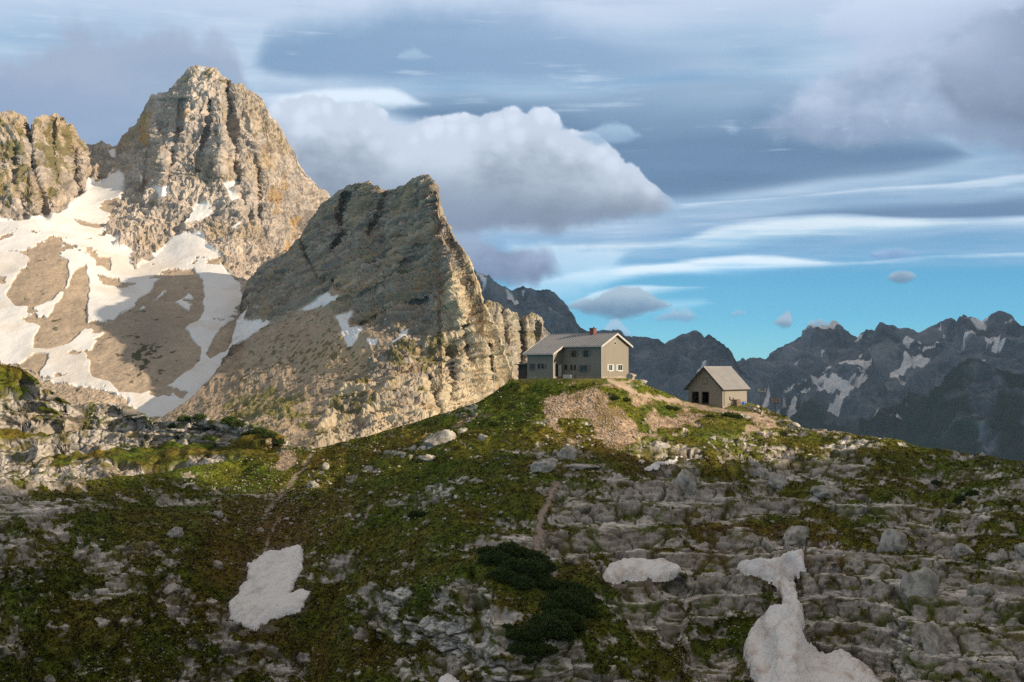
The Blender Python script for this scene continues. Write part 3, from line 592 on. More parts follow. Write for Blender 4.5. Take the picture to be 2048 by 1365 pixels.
Cc.displace(dC * (.5 + .5 * sstep(0, 16, v - np.interp(u, Cc.u, Cc.vt))))
zz = p0[:, 2] - p0[:, 0] * .3 + p0[:, 1] * .12
rc = rock_albedo(p0, zz, ID, id2, .62, 440, (.295, .25, .205), 2.2)
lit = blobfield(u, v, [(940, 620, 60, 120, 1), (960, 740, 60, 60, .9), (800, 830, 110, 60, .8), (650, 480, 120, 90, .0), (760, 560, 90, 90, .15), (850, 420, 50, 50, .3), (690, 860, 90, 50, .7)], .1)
rc = cmix(rc, (.56, .47, .33), sstep(.4, .85, lit + fbm(p0, (30, 30, 60), 3, 441) * .5) * .85)  # sunlight on the right flank and foot painted into the rock colour
rc = cmix(rc, (.36, .25, .13), sstep(.2, .5, fbm(p0, (18, 18, 30), 3, 442)) * .45)
veg = blobfield(u, v, [(830, 700, 60, 25, .42), (700, 800, 50, 30, .42), (640, 850, 40, 40, .3), (530, 830, 70, 35, .5), (800, 790, 60, 20, .25), (720, 372, 60, 10, .25), (960, 700, 30, 20, .1)], 0)
rc = cmix(rc, (.115, .105, .018), sstep(.26, .42, veg + fbm(p0, (10, 10, 8), 4, 443) * .5) * .8)
scr = np.array([.36, .29, .22], F32) * (1 + .2 * fbm(p0, (12, 12, 30), 5, 444) + .22 * noise(np.stack([p0[:, 0] + .6 * p0[:, 2], p0[:, 1], p0[:, 2] * .15], -1), (7, 20, 20), 445))[:, None]
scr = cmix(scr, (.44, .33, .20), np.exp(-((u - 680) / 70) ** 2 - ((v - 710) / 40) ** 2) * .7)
dots = sstep(.2, .3, fbm(p0, (5, 5, 5), 2, 446) + .5 * blobfield(u, v, [(620, 715, 60, 25, .5), (540, 770, 50, 30, .35), (650, 770, 50, 40, .45), (450, 800, 60, 20, .15)], 0) - .16)
scr = cmix(scr, (.075, .075, .02), dots * .75)
scr = cmix(scr, (.12, .125, .022), sstep(.3, .45, blobfield(u, v, [(540, 815, 60, 30, .55), (480, 850, 60, 15, .35), (620, 850, 30, 40, .3)], 0) + fbm(p0, (14, 14, 8), 4, 447) * .4) * .85)
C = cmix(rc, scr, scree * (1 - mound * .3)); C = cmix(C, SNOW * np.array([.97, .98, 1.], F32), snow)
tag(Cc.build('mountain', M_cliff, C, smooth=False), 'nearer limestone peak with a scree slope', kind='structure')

# small crag between the nearer peak and the large house
silG = [(940, 640), (966, 612), (978, 606), (990, 607), (1004, 612), (1016, 624), (1030, 632), (1042, 640), (1055, 630), (1068, 627), (1080, 636), (1088, 648), (1094, 664), (1100, 690), (1112, 730), (1125, 780)]
G = Layer(silG, [(900, 850), (1200, 850)], [(960, 620, 1400), (990, 610, 1390), (1040, 640, 1420), (1070, 630, 1400), (1100, 690, 1440), (980, 700, 1340), (1040, 720, 1350), (1070, 740, 1350), (1000, 820, 1280), (1110, 820, 1330), (930, 820, 1280)], 930, 1128, N_(170), N_(200), back=(150, 170, 14),
          creases=[([(1040, 640), (1045, 690), (1040, 740)], 7, 30), ([(1005, 615), (1012, 680)], 5, 14), ([(1078, 640), (1070, 700)], 5, 12)])
p0 = G.flat().copy(); dC, ID, id2 = cliff(p0, .6, np.ones(len(p0)), 510); G.displace(dC)
C = rock_albedo(p0, p0[:, 2], ID, id2, .6, 520, (.37, .33, .27)); C = cmix(C, (.12, .11, .02), sstep(.15, .4, fbm(p0, (14, 14, 14), 3, 530)) * .5)
tag(G.build('mountain', M_cliff, C, smooth=False), 'small jagged crag beside the nearer peak', kind='structure')

# ------------------------------------------------------------------ far ranges
M_far = terrain_mat('far_limestone', 14., 5., .38)
def far(sil, bot, ctrl, u0, u1, nu, nv, seed, label, k, base=(.115, .114, .118), forest=None, snows=(), sn_noise=0., tilt=(.2, 0), back=(900, 900, 16), cre=()):
    L = Layer(sil, bot, ctrl, u0, u1, N_(nu), N_(nv), back=back, creases=cre)
    u, v = L.uf, L.vf; p = L.flat().copy()
    W = p + np.stack([noise(p, (150 * k,) * 3, seed + 1), noise(p, (150 * k,) * 3, seed + 2), 0 * p[:, 0]], -1) * 40 * k
    dC = (ridged(W, (130 * k, 130 * k, 420 * k), 4, seed + 3, .55) - .5) * 42 * k + (ridged(W, (34 * k, 34 * k, 120 * k), 4, seed + 5, .55) - .5) * 12 * k
    zz = p[:, 2] + p[:, 0] * tilt[0]
    S = np.stack([p[:, 0], p[:, 1], zz], -1); dC += noise(S, (120 * k, 120 * k, 9 * k), seed + 7) * 2.6 * k
    f1, f2, id2 = voronoi(p, (6 * k, 6 * k, 9 * k), seed + 10); ID = id2
    dC += (id2 - .5) * 2.2 * k + fbm(p, (7 * k,) * 3, 3, seed + 11) * 1.6 * k
    L.displace(dC * np.clip((v - np.interp(u, L.u, L.vt)) / 14 + .30, .30, 1))
    c = rock_albedo(p, zz, ID, id2, k, seed + 40, base)
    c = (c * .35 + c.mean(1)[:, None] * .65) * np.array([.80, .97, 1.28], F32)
    if forest is not None:
        fo = sstep(-.15, .15, forest(u, v) + fbm(p, (60 * k, 60 * k, 40 * k), 5, seed + 60) * .55)
        c = cmix(c, np.array([.020, .030, .018], F32), fo * .92)
    w1 = fbm(p, (45 * k,) * 3, 4, seed + 61) * 13; w2 = fbm(p, (45 * k,) * 3, 4, seed + 62) * 9
    s = np.zeros(len(p))
    for q in snows: s = np.maximum(s, sstep(-1, 1.5, sdist(u + w1, v + w2, q)))
    if sn_noise is not None and callable(sn_noise):
        st = fbm(np.stack([p[:, 0] * .8 + p[:, 2], p[:, 1], p[:, 2] - .6 * p[:, 0]], -1), (90 * k, 90 * k, 16 * k), 4, seed + 63)
        s = np.maximum(s, sstep(.30, .38, st + sn_noise(u, v)))
    c = cmix(c, (.74, .75, .78), s)
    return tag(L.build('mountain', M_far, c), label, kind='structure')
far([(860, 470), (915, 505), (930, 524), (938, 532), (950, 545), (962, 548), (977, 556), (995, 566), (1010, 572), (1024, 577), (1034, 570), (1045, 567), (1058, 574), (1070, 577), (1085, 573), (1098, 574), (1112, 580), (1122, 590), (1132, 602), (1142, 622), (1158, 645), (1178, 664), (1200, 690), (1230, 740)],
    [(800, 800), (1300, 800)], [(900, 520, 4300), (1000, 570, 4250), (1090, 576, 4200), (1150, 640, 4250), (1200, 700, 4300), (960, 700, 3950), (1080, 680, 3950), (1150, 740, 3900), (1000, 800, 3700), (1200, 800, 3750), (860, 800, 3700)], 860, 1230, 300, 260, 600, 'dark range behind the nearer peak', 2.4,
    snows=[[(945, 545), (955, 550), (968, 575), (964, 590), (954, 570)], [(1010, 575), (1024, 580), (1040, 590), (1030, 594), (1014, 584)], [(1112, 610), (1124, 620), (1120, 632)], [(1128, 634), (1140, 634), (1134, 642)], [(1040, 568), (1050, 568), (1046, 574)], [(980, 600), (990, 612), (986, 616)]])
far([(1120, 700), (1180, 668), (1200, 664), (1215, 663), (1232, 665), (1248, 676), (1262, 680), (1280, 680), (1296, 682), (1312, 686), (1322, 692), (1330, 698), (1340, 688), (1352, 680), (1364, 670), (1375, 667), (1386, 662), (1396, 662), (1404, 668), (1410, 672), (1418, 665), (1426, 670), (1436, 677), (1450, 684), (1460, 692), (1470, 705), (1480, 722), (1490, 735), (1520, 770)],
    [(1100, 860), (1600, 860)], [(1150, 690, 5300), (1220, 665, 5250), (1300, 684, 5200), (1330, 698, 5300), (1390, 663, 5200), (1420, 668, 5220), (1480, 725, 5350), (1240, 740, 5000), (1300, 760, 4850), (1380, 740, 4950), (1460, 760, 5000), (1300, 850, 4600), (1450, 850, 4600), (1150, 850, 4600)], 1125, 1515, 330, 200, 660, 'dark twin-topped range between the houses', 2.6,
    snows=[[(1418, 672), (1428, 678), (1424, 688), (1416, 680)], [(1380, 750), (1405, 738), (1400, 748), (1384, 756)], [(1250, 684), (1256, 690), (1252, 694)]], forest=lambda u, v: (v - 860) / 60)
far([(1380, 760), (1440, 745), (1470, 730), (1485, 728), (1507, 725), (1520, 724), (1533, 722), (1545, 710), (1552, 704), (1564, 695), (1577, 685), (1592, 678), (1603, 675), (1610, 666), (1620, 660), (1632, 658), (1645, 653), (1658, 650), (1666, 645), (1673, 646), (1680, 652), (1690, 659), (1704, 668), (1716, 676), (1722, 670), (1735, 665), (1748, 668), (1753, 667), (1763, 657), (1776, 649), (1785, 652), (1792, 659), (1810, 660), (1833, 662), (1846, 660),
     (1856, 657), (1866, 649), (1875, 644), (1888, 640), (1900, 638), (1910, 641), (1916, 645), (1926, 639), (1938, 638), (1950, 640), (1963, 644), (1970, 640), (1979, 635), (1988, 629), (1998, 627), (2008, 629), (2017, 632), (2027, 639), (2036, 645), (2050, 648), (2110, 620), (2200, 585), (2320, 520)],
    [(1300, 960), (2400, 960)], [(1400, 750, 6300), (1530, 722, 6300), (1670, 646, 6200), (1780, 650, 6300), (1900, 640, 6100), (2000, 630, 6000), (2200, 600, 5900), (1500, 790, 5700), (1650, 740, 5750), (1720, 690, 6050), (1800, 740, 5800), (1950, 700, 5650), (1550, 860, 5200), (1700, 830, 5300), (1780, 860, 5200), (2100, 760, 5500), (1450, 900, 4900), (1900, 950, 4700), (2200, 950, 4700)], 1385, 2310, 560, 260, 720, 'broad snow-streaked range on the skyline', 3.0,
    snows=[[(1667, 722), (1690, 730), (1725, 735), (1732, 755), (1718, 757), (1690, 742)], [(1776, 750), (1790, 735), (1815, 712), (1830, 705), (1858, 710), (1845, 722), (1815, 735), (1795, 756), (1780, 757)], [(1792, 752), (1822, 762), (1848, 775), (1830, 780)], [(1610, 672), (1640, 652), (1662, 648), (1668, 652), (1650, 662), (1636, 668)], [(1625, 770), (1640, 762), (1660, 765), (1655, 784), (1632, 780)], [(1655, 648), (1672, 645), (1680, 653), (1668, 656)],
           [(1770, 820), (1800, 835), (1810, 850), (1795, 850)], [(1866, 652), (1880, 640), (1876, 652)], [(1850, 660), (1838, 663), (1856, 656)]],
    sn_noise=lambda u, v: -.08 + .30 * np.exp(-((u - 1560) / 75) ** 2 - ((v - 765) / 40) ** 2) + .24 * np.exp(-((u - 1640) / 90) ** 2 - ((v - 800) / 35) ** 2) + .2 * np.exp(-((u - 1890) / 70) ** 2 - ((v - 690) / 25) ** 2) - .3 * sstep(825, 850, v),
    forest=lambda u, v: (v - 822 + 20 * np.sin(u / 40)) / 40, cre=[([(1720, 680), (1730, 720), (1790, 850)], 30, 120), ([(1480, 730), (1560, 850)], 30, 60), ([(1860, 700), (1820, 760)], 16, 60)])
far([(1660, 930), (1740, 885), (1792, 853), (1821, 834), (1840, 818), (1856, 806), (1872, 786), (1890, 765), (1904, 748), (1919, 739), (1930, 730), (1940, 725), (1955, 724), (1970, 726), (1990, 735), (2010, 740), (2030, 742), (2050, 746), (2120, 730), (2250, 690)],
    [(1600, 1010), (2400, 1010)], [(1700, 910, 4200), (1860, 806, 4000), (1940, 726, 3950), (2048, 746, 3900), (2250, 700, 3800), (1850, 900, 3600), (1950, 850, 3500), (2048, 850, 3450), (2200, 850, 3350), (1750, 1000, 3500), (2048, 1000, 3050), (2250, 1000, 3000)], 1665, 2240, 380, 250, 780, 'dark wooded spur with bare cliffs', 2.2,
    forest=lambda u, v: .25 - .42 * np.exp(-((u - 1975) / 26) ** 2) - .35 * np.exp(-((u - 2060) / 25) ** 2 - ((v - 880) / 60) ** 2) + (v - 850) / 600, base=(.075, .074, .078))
# ------------------------------------------------------------------ unseen land added outside the frame to shade the valley and far ranges
SUN_B, SUN_E = math.radians(27), math.radians(16.5)
SUN = np.array([math.cos(SUN_B) * math.cos(SUN_E), -math.sin(SUN_B) * math.cos(SUN_E), math.sin(SUN_E)])
def shade_ridge(name, pts, width, n, m, seed, label, rough, mat, colr):
    """A ridge along pts (x,y,z) falling to both sides."""
    pts = np.array(pts, float); s = np.linspace(0, len(pts) - 1, n)
    R = np.stack([np.interp(s, np.arange(len(pts)), pts[:, i]) for i in range(3)], -1)
    t = np.gradient(R[:, :2], axis=0); t /= np.linalg.norm(t, axis=1)[:, None]; nn = np.stack([t[:, 1], -t[:, 0]], -1)
    w = np.linspace(-1, 1, m); P = np.zeros((n, m, 3))
    P[..., :2] = R[:, None, :2] + nn[:, None] * (w[None, :, None] * width)
    base = pts[:, 2].min() - 30
    P[..., 2] = base + (R[:, None, 2] - base) * (1 - np.abs(w[None]) ** .9)
    q = P.reshape(-1, 3); q = q.copy(); q[:, 2] += fbm(q, (rough * 4,) * 3, 5, seed) * rough * (1 - np.abs(np.tile(w, n))) ** .3
    i = np.arange(n * m, dtype=np.int32).reshape(n, m)
    f = np.stack([i[:-1, :-1], i[1:, :-1], i[1:, 1:], i[:-1, 1:]], -1).reshape(-1, 4)
    C = np.array(colr, F32) * (1 + .3 * fbm(q, (rough * 2,) * 3, 4, seed + 5))[:, None]
    return tag(mesh_obj(name, q, f, mat, C), label, kind='structure')
def from_q(q, t, z):       # point by its coordinate across the sunbeams (q) and along them (t)
    c, s = math.cos(SUN_B), math.sin(SUN_B); return (q * s + t * c, q * c - t * s, CZ + z)
shade_ridge('hill', [from_q(-300, 420, 150), from_q(-120, 420, 162), from_q(40, 420, 168), from_q(120, 415, 166), from_q(165, 410, 160), from_q(195, 405, 152), from_q(215, 400, 133), from_q(240, 395, 124), from_q(262, 392, 122), from_q(278, 390, 110), from_q(300, 385, 50), from_q(330, 380, -50)], 230, 190, 60, 900, 'added ridge out of view that shades the hollow', 5, M_cliff, (.2, .2, .12))  # stands out of view only to cast shade on the foreground
shade_ridge('mountain', [from_q(2900, 1400, -300), from_q(3200, 1300, 600), from_q(3500, 1250, 1300), from_q(4100, 1300, 1450), from_q(4800, 1500, 1350), from_q(5600, 1800, 1400), from_q(6400, 1900, 1400), from_q(7300, 2300, 1300)], 720, 140, 60, 910, 'added massif out of view that shades the far ranges', 70, M_far, (.15, .15, .15))  # placed out of view to throw shadow over the distant mountains

# ------------------------------------------------------------------ camera, sun, sky
cam = bpy.data.cameras.new('camera'); cam.lens = 50; cam.sensor_width = 36; cam.clip_end = 40000; cam.clip_start = .5
co = bpy.data.objects.new('camera', cam); col.objects.link(co); co.location = (0, 0, CZ); co.rotation_euler = (math.pi / 2 + PITCH, 0, 0); sc.camera = co
sl = bpy.data.lights.new('sun', 'SUN'); sl.energy = 5.0; sl.angle = math.radians(.53); sl.color = (1, .80, .56)
so = bpy.data.objects.new('sun', sl); col.objects.link(so)
from mathutils import Vector
so.rotation_euler = Vector(SUN).to_track_quat('Z', 'Y').to_euler(); so.location = (300, -100, 400)
sc.view_settings.view_transform = 'Standard'; sc.view_settings.look = 'None'; sc.view_settings.exposure = 0; sc.view_settings.gamma = 1
sc.cycles.use_denoising = False; sc.cycles.max_bounces = 5; sc.cycles.diffuse_bounces = 3
# ------------------------------------------------------------------ sky with its clouds
w = bpy.data.worlds.new('World'); sc.world = w; w.use_nodes = True; w.node_tree.nodes.clear(); nt = NT(w.node_tree)
def lin(r, g, b):
    return tuple((x / 255 / 12.92) if x < 10 else ((x / 255 + .055) / 1.055) ** 2.4 for x in (r, g, b))
sky = nt.node('ShaderNodeTexSky'); sky.sky_type = 'NISHITA'; sky.sun_disc = False; sky.sun_elevation = SUN_E; sky.sun_rotation = math.radians(90) + SUN_B; sky.altitude = 1800
SKY_S = .10
tc = nt.node('ShaderNodeTexCoord'); sp = nt.node('ShaderNodeSeparateXYZ'); nt.l.new(tc.outputs['Generated'], sp.inputs[0])
X, Y, Z = sp.outputs
az = nt.m('ARCTAN2', X, Y); hl = nt.m('SQRT', nt.m('ADD', nt.m('MULTIPLY', X, X), nt.m('MULTIPLY', Y, Y))); el = nt.m('ARCTAN2', Z, hl)
Aa = nt.m('MULTIPLY', az, F); Ee = nt.m('MULTIPLY', el, F)
def ae(px_, py_):
    d = at(px_, py_, 1.0) - np.array([0, 0, CZ]); return math.atan2(d[0], d[1]) * F, math.atan2(d[2], math.hypot(d[0], d[1])) * F
A0, A1, E0, E1 = -1800., 1800., -300., 1300.
An = nt.m('DIVIDE', nt.m('SUBTRACT', Aa, A0), A1 - A0, clamp=True)
def vec(sx, sy, ox=0., oy=0., oz=0.):
    c = nt.node('ShaderNodeCombineXYZ'); nt.put(c.inputs[0], nt.m('MULTIPLY_ADD', Aa, 1 / sx, ox)); nt.put(c.inputs[1], nt.m('MULTIPLY_ADD', Ee, 1 / sy, oy)); c.inputs[2].default_value = oz
    return c.outputs[0]
def n2(vec, detail, rough, dist=0.):
    n = nt.n.new('ShaderNodeTexNoise'); n.noise_dimensions = '2D'; n.inputs['Scale'].default_value = 1; n.inputs['Detail'].default_value = detail
    n.inputs['Roughness'].default_value = rough; n.inputs['Distortion'].default_value = dist; nt.l.new(vec, n.inputs['Vector']); return n.outputs['Fac']
def half(x): return nt.m('SUBTRACT', x, .5)
def puff(size, seed):
    v_ = nt.node('ShaderNodeTexVoronoi'); v_.feature = 'F1'; v_.voronoi_dimensions = '2D'; v_.inputs['Scale'].default_value = 1
    nt.l.new(vec(size, size, seed, seed * 1.7, seed), v_.inputs['Vector']); return nt.m('SUBTRACT', .45, v_.outputs['Distance'])
n_big = half(n2(vec(260, 150, 3, 1), 4, .58)); n_mid = half(n2(vec(90, 70, 7, 2), 5, .6)); n_fin = half(n2(vec(34, 30, 1, 9), 5, .6))
n_str = half(n2(vec(520, 38, 2, 5), 5, .6)); n_str2 = half(n2(vec(240, 16, 4, 8), 4, .6)); n_wide = half(n2(vec(700, 160, 5, 3), 3, .5))
p_big = puff(120, 2.3); p_sml = puff(46, 5.1); p_tin = puff(22, 8.7)
billow = nt.m('ADD', nt.m('ADD', nt.m('MULTIPLY', p_big, 60.), nt.m('MULTIPLY', p_sml, 26.)), nt.m('ADD', nt.m('MULTIPLY', p_tin, 10.), nt.m('ADD', nt.m('MULTIPLY', n_mid, 46.), nt.m('MULTIPLY', n_fin, 20.))))
wisp = nt.m('ADD', nt.m('MULTIPLY', n_str, 60.), nt.m('ADD', nt.m('MULTIPLY', n_str2, 22.), nt.m('MULTIPLY', n_big, 40.)))
soft = nt.m('ADD', nt.m('MULTIPLY', n_big, 110.), nt.m('ADD', nt.m('MULTIPLY', n_mid, 60.), nt.m('MULTIPLY', n_fin, 20.)))
smooth = nt.m('ADD', nt.m('MULTIPLY', n_wide, 60.), nt.m('MULTIPLY', n_str, 16.))
def curve(pts):
    c = nt.node('ShaderNodeFloatCurve'); cm = c.mapping; cv = cm.curves[0]
    P = sorted(ae(*p) for p in pts); P = [(np.clip((a - A0) / (A1 - A0), 0, 1), np.clip((e - E0) / (E1 - E0), 0, 1)) for a, e in P]
    cv.points[0].location = (0, P[0][1]); cv.points[1].location = (1, P[-1][1])
    for q in P: cv.points.new(*q)
    for q in cv.points: q.handle_type = 'AUTO_CLAMPED'
    cm.update(); nt.l.new(An, c.inputs['Value'])
    return nt.m('MULTIPLY_ADD', c.outputs[0], E1 - E0, E0)
def region(top, bot, st, sb, warp=None, wt=1., wb=1., win=True):
    T, B_ = curve(top), curve(bot)
    a = nt.m('SUBTRACT', T, Ee); b = nt.m('SUBTRACT', Ee, B_)
    if warp is not None: a = nt.m('MULTIPLY_ADD', warp, wt, a); b = nt.m('MULTIPLY_ADD', warp, wb, b)
    m_ = nt.m('MINIMUM', nt.m('DIVIDE', a, st), nt.m('DIVIDE', b, sb))
    x0, x1 = top[0][0], top[-1][0]
    if win and x0 > 0: m_ = nt.m('MINIMUM', m_, nt.m('MULTIPLY_ADD', Aa, 1 / 50, -ae(x0, 700)[0] / 50))
    if win and x1 < 2048: m_ = nt.m('MINIMUM', m_, nt.m('MULTIPLY_ADD', Aa, -1 / 50, ae(x1, 700)[0] / 50))
    m_ = nt.ss(m_, 0., 1.)
    rel = nt.m('DIVIDE', nt.m('SUBTRACT', Ee, B_), nt.m('MAXIMUM', nt.m('SUBTRACT', T, B_), 8.))
    return m_, rel
def tone(rel, lo, hi, a=0., b=1., nz=None, k=0.):
    if nz is not None: rel = nt.m('MULTIPLY_ADD', nz, k, rel)
    return nt.mix(nt.ss(rel, a, b), lin(*lo), lin(*hi))
# clear air: the sky model, drawn towards the teal blue of the low sky ahead
base = nt.node('ShaderNodeVectorMath', operation='SCALE'); nt.l.new(sky.outputs[0], base.inputs[0]); base.inputs['Scale'].default_value = SKY_S
eln = nt.ss(Ee, 0., 420.)
clear = nt.mix(eln, lin(110, 186, 214), lin(48, 126, 180)); clear = nt.mix(nt.ss(Ee, -10., 110.), lin(138, 198, 210), clear)
cur = nt.mix(.88, base.outputs[0], clear)
# high thin layer
veil = nt.ss(nt.m('ADD', nt.m('MULTIPLY_ADD', n_str, 90., Ee), nt.m('MULTIPLY', n_wide, 60.)), 160., 300.)
vc = nt.mix(nt.ss(nt.m('ADD', n_wide, nt.m('MULTIPLY', n_str, .5)), -.3, .3), lin(112, 150, 192), lin(178, 192, 214))
vc = nt.mix(nt.ss(Ee, 560., 760.), vc, lin(186, 196, 218))
cur = nt.mix(nt.m('MULTIPLY', veil, .94), cur, vc)
over = nt.ss(Ee, 740., 1150.)      # thinner, brighter cloud overhead
L = []   # (mask, colour) from far to near
def put(mk, c, k=1.0):
    global cur
    cur = nt.mix(nt.m('MULTIPLY', mk, k) if k != 1.0 else mk, cur, c)
# long white bands low on the right
m_, r = region([(1030, 505), (1120, 485), (1300, 480), (1500, 440), (1700, 428), (1900, 432), (2048, 432), (2300, 425)], [(1030, 505), (1200, 520), (1400, 516), (1600, 492), (1800, 486), (2048, 462), (2300, 455)], 16, 34, wisp, .35, .5)
put(m_, tone(r, (150, 186, 212), (206, 216, 226), .1, .9, n_str2, 1.2), .92)
m_, r = region([(1050, 560), (1150, 540), (1300, 524), (1450, 510), (1550, 510), (1700, 522), (1850, 506), (2048, 500), (2300, 500)], [(1050, 580), (1200, 575), (1400, 556), (1600, 544), (1750, 536), (1900, 526), (2048, 522), (2300, 515)], 12, 26, wisp, .28, .5)
put(m_, tone(r, (150, 196, 222), (214, 224, 232), .05, .7, n_str2, .8), .92)
m_, r = region([(1130, 600), (1200, 580), (1290, 566), (1380, 570), (1450, 574)], [(1130, 625), (1220, 618), (1300, 600), (1380, 588), (1450, 575)], 10, 24, wisp, .2, .35); put(m_, tone(r, (170, 205, 222), (206, 220, 230)), .85)
m_, r = region([(1250, 605), (1330, 595), (1400, 594), (1440, 606)], [(1250, 640), (1330, 632), (1400, 620), (1440, 608)], 20, 24, wisp, .3, .4); put(m_, tone(r, (160, 205, 225), (190, 214, 228)), .6)
m_, r = region([(1000, 470), (1100, 470), (1300, 480), (1300, 500)], [(1000, 620), (1100, 640), (1200, 600), (1300, 505)], 24, 60, soft, .4, .6); put(m_, tone(r, (170, 205, 224), (196, 212, 226)), .7)
# smooth lens-shaped sheets
m_, r = region([(480, 120), (540, 36), (640, 8), (800, -20), (1000, -25), (1200, 20), (1400, 60), (1560, 120), (1640, 150)], [(480, 140), (560, 165), (700, 175), (900, 170), (1050, 172), (1200, 168), (1350, 160), (1500, 152), (1640, 152)], 80, 30, soft, .45, .18)
cA = tone(r, (126, 152, 192), (150, 168, 204), .1, 1., n_wide, 1.6); cA = nt.mix(nt.ss(Aa, -560., 500.), lin(104, 138, 182), cA); cA = nt.mix(nt.ss(nt.m('MULTIPLY_ADD', n_wide, 250., Aa), 150., 620.), cA, lin(184, 194, 214)); put(m_, cA, .95)
m_, r = region([(700, 215), (800, 185), (950, 172), (1050, 180), (1200, 172), (1350, 152), (1500, 146), (1640, 165), (1700, 200), (1900, 270), (1985, 310)], [(700, 225), (850, 262), (1000, 270), (1150, 330), (1250, 390), (1350, 412), (1500, 395), (1650, 372), (1800, 358), (1900, 345), (1985, 318)], 26, 40, smooth, .3, .35)
cB = tone(r, (70, 112, 160), (136, 160, 194), .35, 1.05, n_wide, .8); put(m_, cB, .97)
m_, r = region([(900, 240), (1050, 250), (1250, 280), (1450, 270), (1560, 300), (1700, 300), (1850, 300), (1960, 318)], [(900, 330), (1050, 330), (1250, 395), (1350, 408), (1500, 392), (1650, 370), (1800, 356), (1960, 322)], 60, 26, smooth, .5, .3); put(m_, tone(r, (68, 110, 158), (92, 126, 172), 0, 1, n_str, 1.), .75)
m_, r = region([(1340, 405), (1450, 398), (1600, 388), (1750, 372), (1900, 362), (2048, 345), (2250, 330)], [(1340, 425), (1450, 414), (1600, 402), (1750, 390), (1900, 384), (2048, 372), (2250, 360)], 8, 14, wisp, .16, .3); put(m_, tone(r, (160, 186, 212), (196, 206, 222), .0, .8, n_str2, .7), .8)
m_, r = region([(1330, 440), (1500, 425), (1650, 405), (1800, 395), (1950, 388), (2048, 378), (2300, 365)], [(1330, 450), (1500, 440), (1650, 432), (1800, 440), (1950, 440), (2048, 436), (2300, 430)], 26, 9, smooth, .4, .12); put(m_, tone(r, (78, 114, 160), (108, 138, 178), 0, 1, n_str, 1.), .92)
# torn wisps over the sheets
wm = nt.m('MULTIPLY', nt.ss(nt.m('ADD', nt.m('MULTIPLY', n_big, .9), nt.m('MULTIPLY_ADD', n_str2, .8, nt.m('MULTIPLY', n_str, .5))), .10, .42), nt.ss(Ee, 190., 300.)); put(wm, lin(190, 202, 220), .5)
dm = nt.m('MULTIPLY', nt.ss(nt.m('ADD', nt.m('MULTIPLY', n_wide, .8), nt.m('MULTIPLY_ADD', n_mid, .35, nt.m('MULTIPLY', n_str, -.6))), .08, .4), nt.ss(Ee, 240., 330.)); put(dm, lin(104, 132, 176), .30)
# ragged grey mass upper right
m_, r = region([(1480, 240), (1560, 190), (1640, 120), (1720, 70), (1800, 20), (1900, -40), (2048, -60), (2400, -60)], [(1480, 260), (1560, 290), (1640, 320), (1750, 312), (1850, 300), (1960, 330), (2048, 350), (2400, 380)], 60, 46, soft, 1.0, .7)
cC = tone(r, (128, 144, 178), (178, 188, 214), .0, 1.1, n_big, 1.8); cC = nt.mix(nt.ss(nt.m('MULTIPLY_ADD', n_big, 240., Aa), 820., 1080.), cC, lin(112, 126, 160)); cC = nt.mix(nt.m('MULTIPLY', nt.ss(n_mid, .05, .3), .5), cC, lin(186, 196, 216)); put(m_, cC, .9)
m_, r = region([(1620, 20), (1700, -30), (1900, -60), (2100, -60)], [(1620, 90), (1750, 130), (1850, 110), (2000, 60), (2100, 40)], 40, 50, soft, .8, .9); put(m_, tone(r, (160, 172, 204), (192, 200, 222)), .75)
m_, r = region([(1850, 90), (1950, 70), (2048, 70), (2300, 60)], [(1850, 200), (1950, 270), (2048, 282), (2300, 300)], 80, 50, soft, .8, .6); put(m_, tone(r, (100, 114, 148), (140, 152, 184), 0, 1, n_big, 1.), .7)
# bright gap and grey mass on the left
m_, r = region([(520, 190), (600, 176), (700, 166), (780, 170), (870, 206)], [(520, 230), (620, 226), (740, 224), (820, 222), (870, 212)], 18, 26, soft, .2, .3); put(m_, lin(206, 216, 230), .9)
m_, r = region([(-700, 0), (-300, 60), (-60, 100), (40, 70), (100, 48), (180, 34), (260, 26), (330, 36), (390, 58), (440, 62), (475, 96), (500, 150), (560, 190)], [(-700, 400), (-100, 420), (100, 400), (300, 340), (440, 300), (520, 250), (560, 210)], 60, 80, billow, .8, .6)
put(m_, tone(r, (128, 148, 184), (150, 160, 188), .0, .9, n_big, 1.5), .94)
m_, r = region([(-300, 130), (0, 140), (120, 160), (250, 190), (330, 240)], [(-300, 260), (0, 300), (150, 290), (250, 260), (330, 250)], 60, 60, soft, .8, .8); put(m_, lin(122, 144, 186), .55)
m_, r = region([(440, 170), (500, 190), (600, 200), (700, 230)], [(440, 330), (520, 330), (620, 300), (700, 240)], 50, 60, soft, .7, .7); put(m_, lin(140, 156, 190), .8)
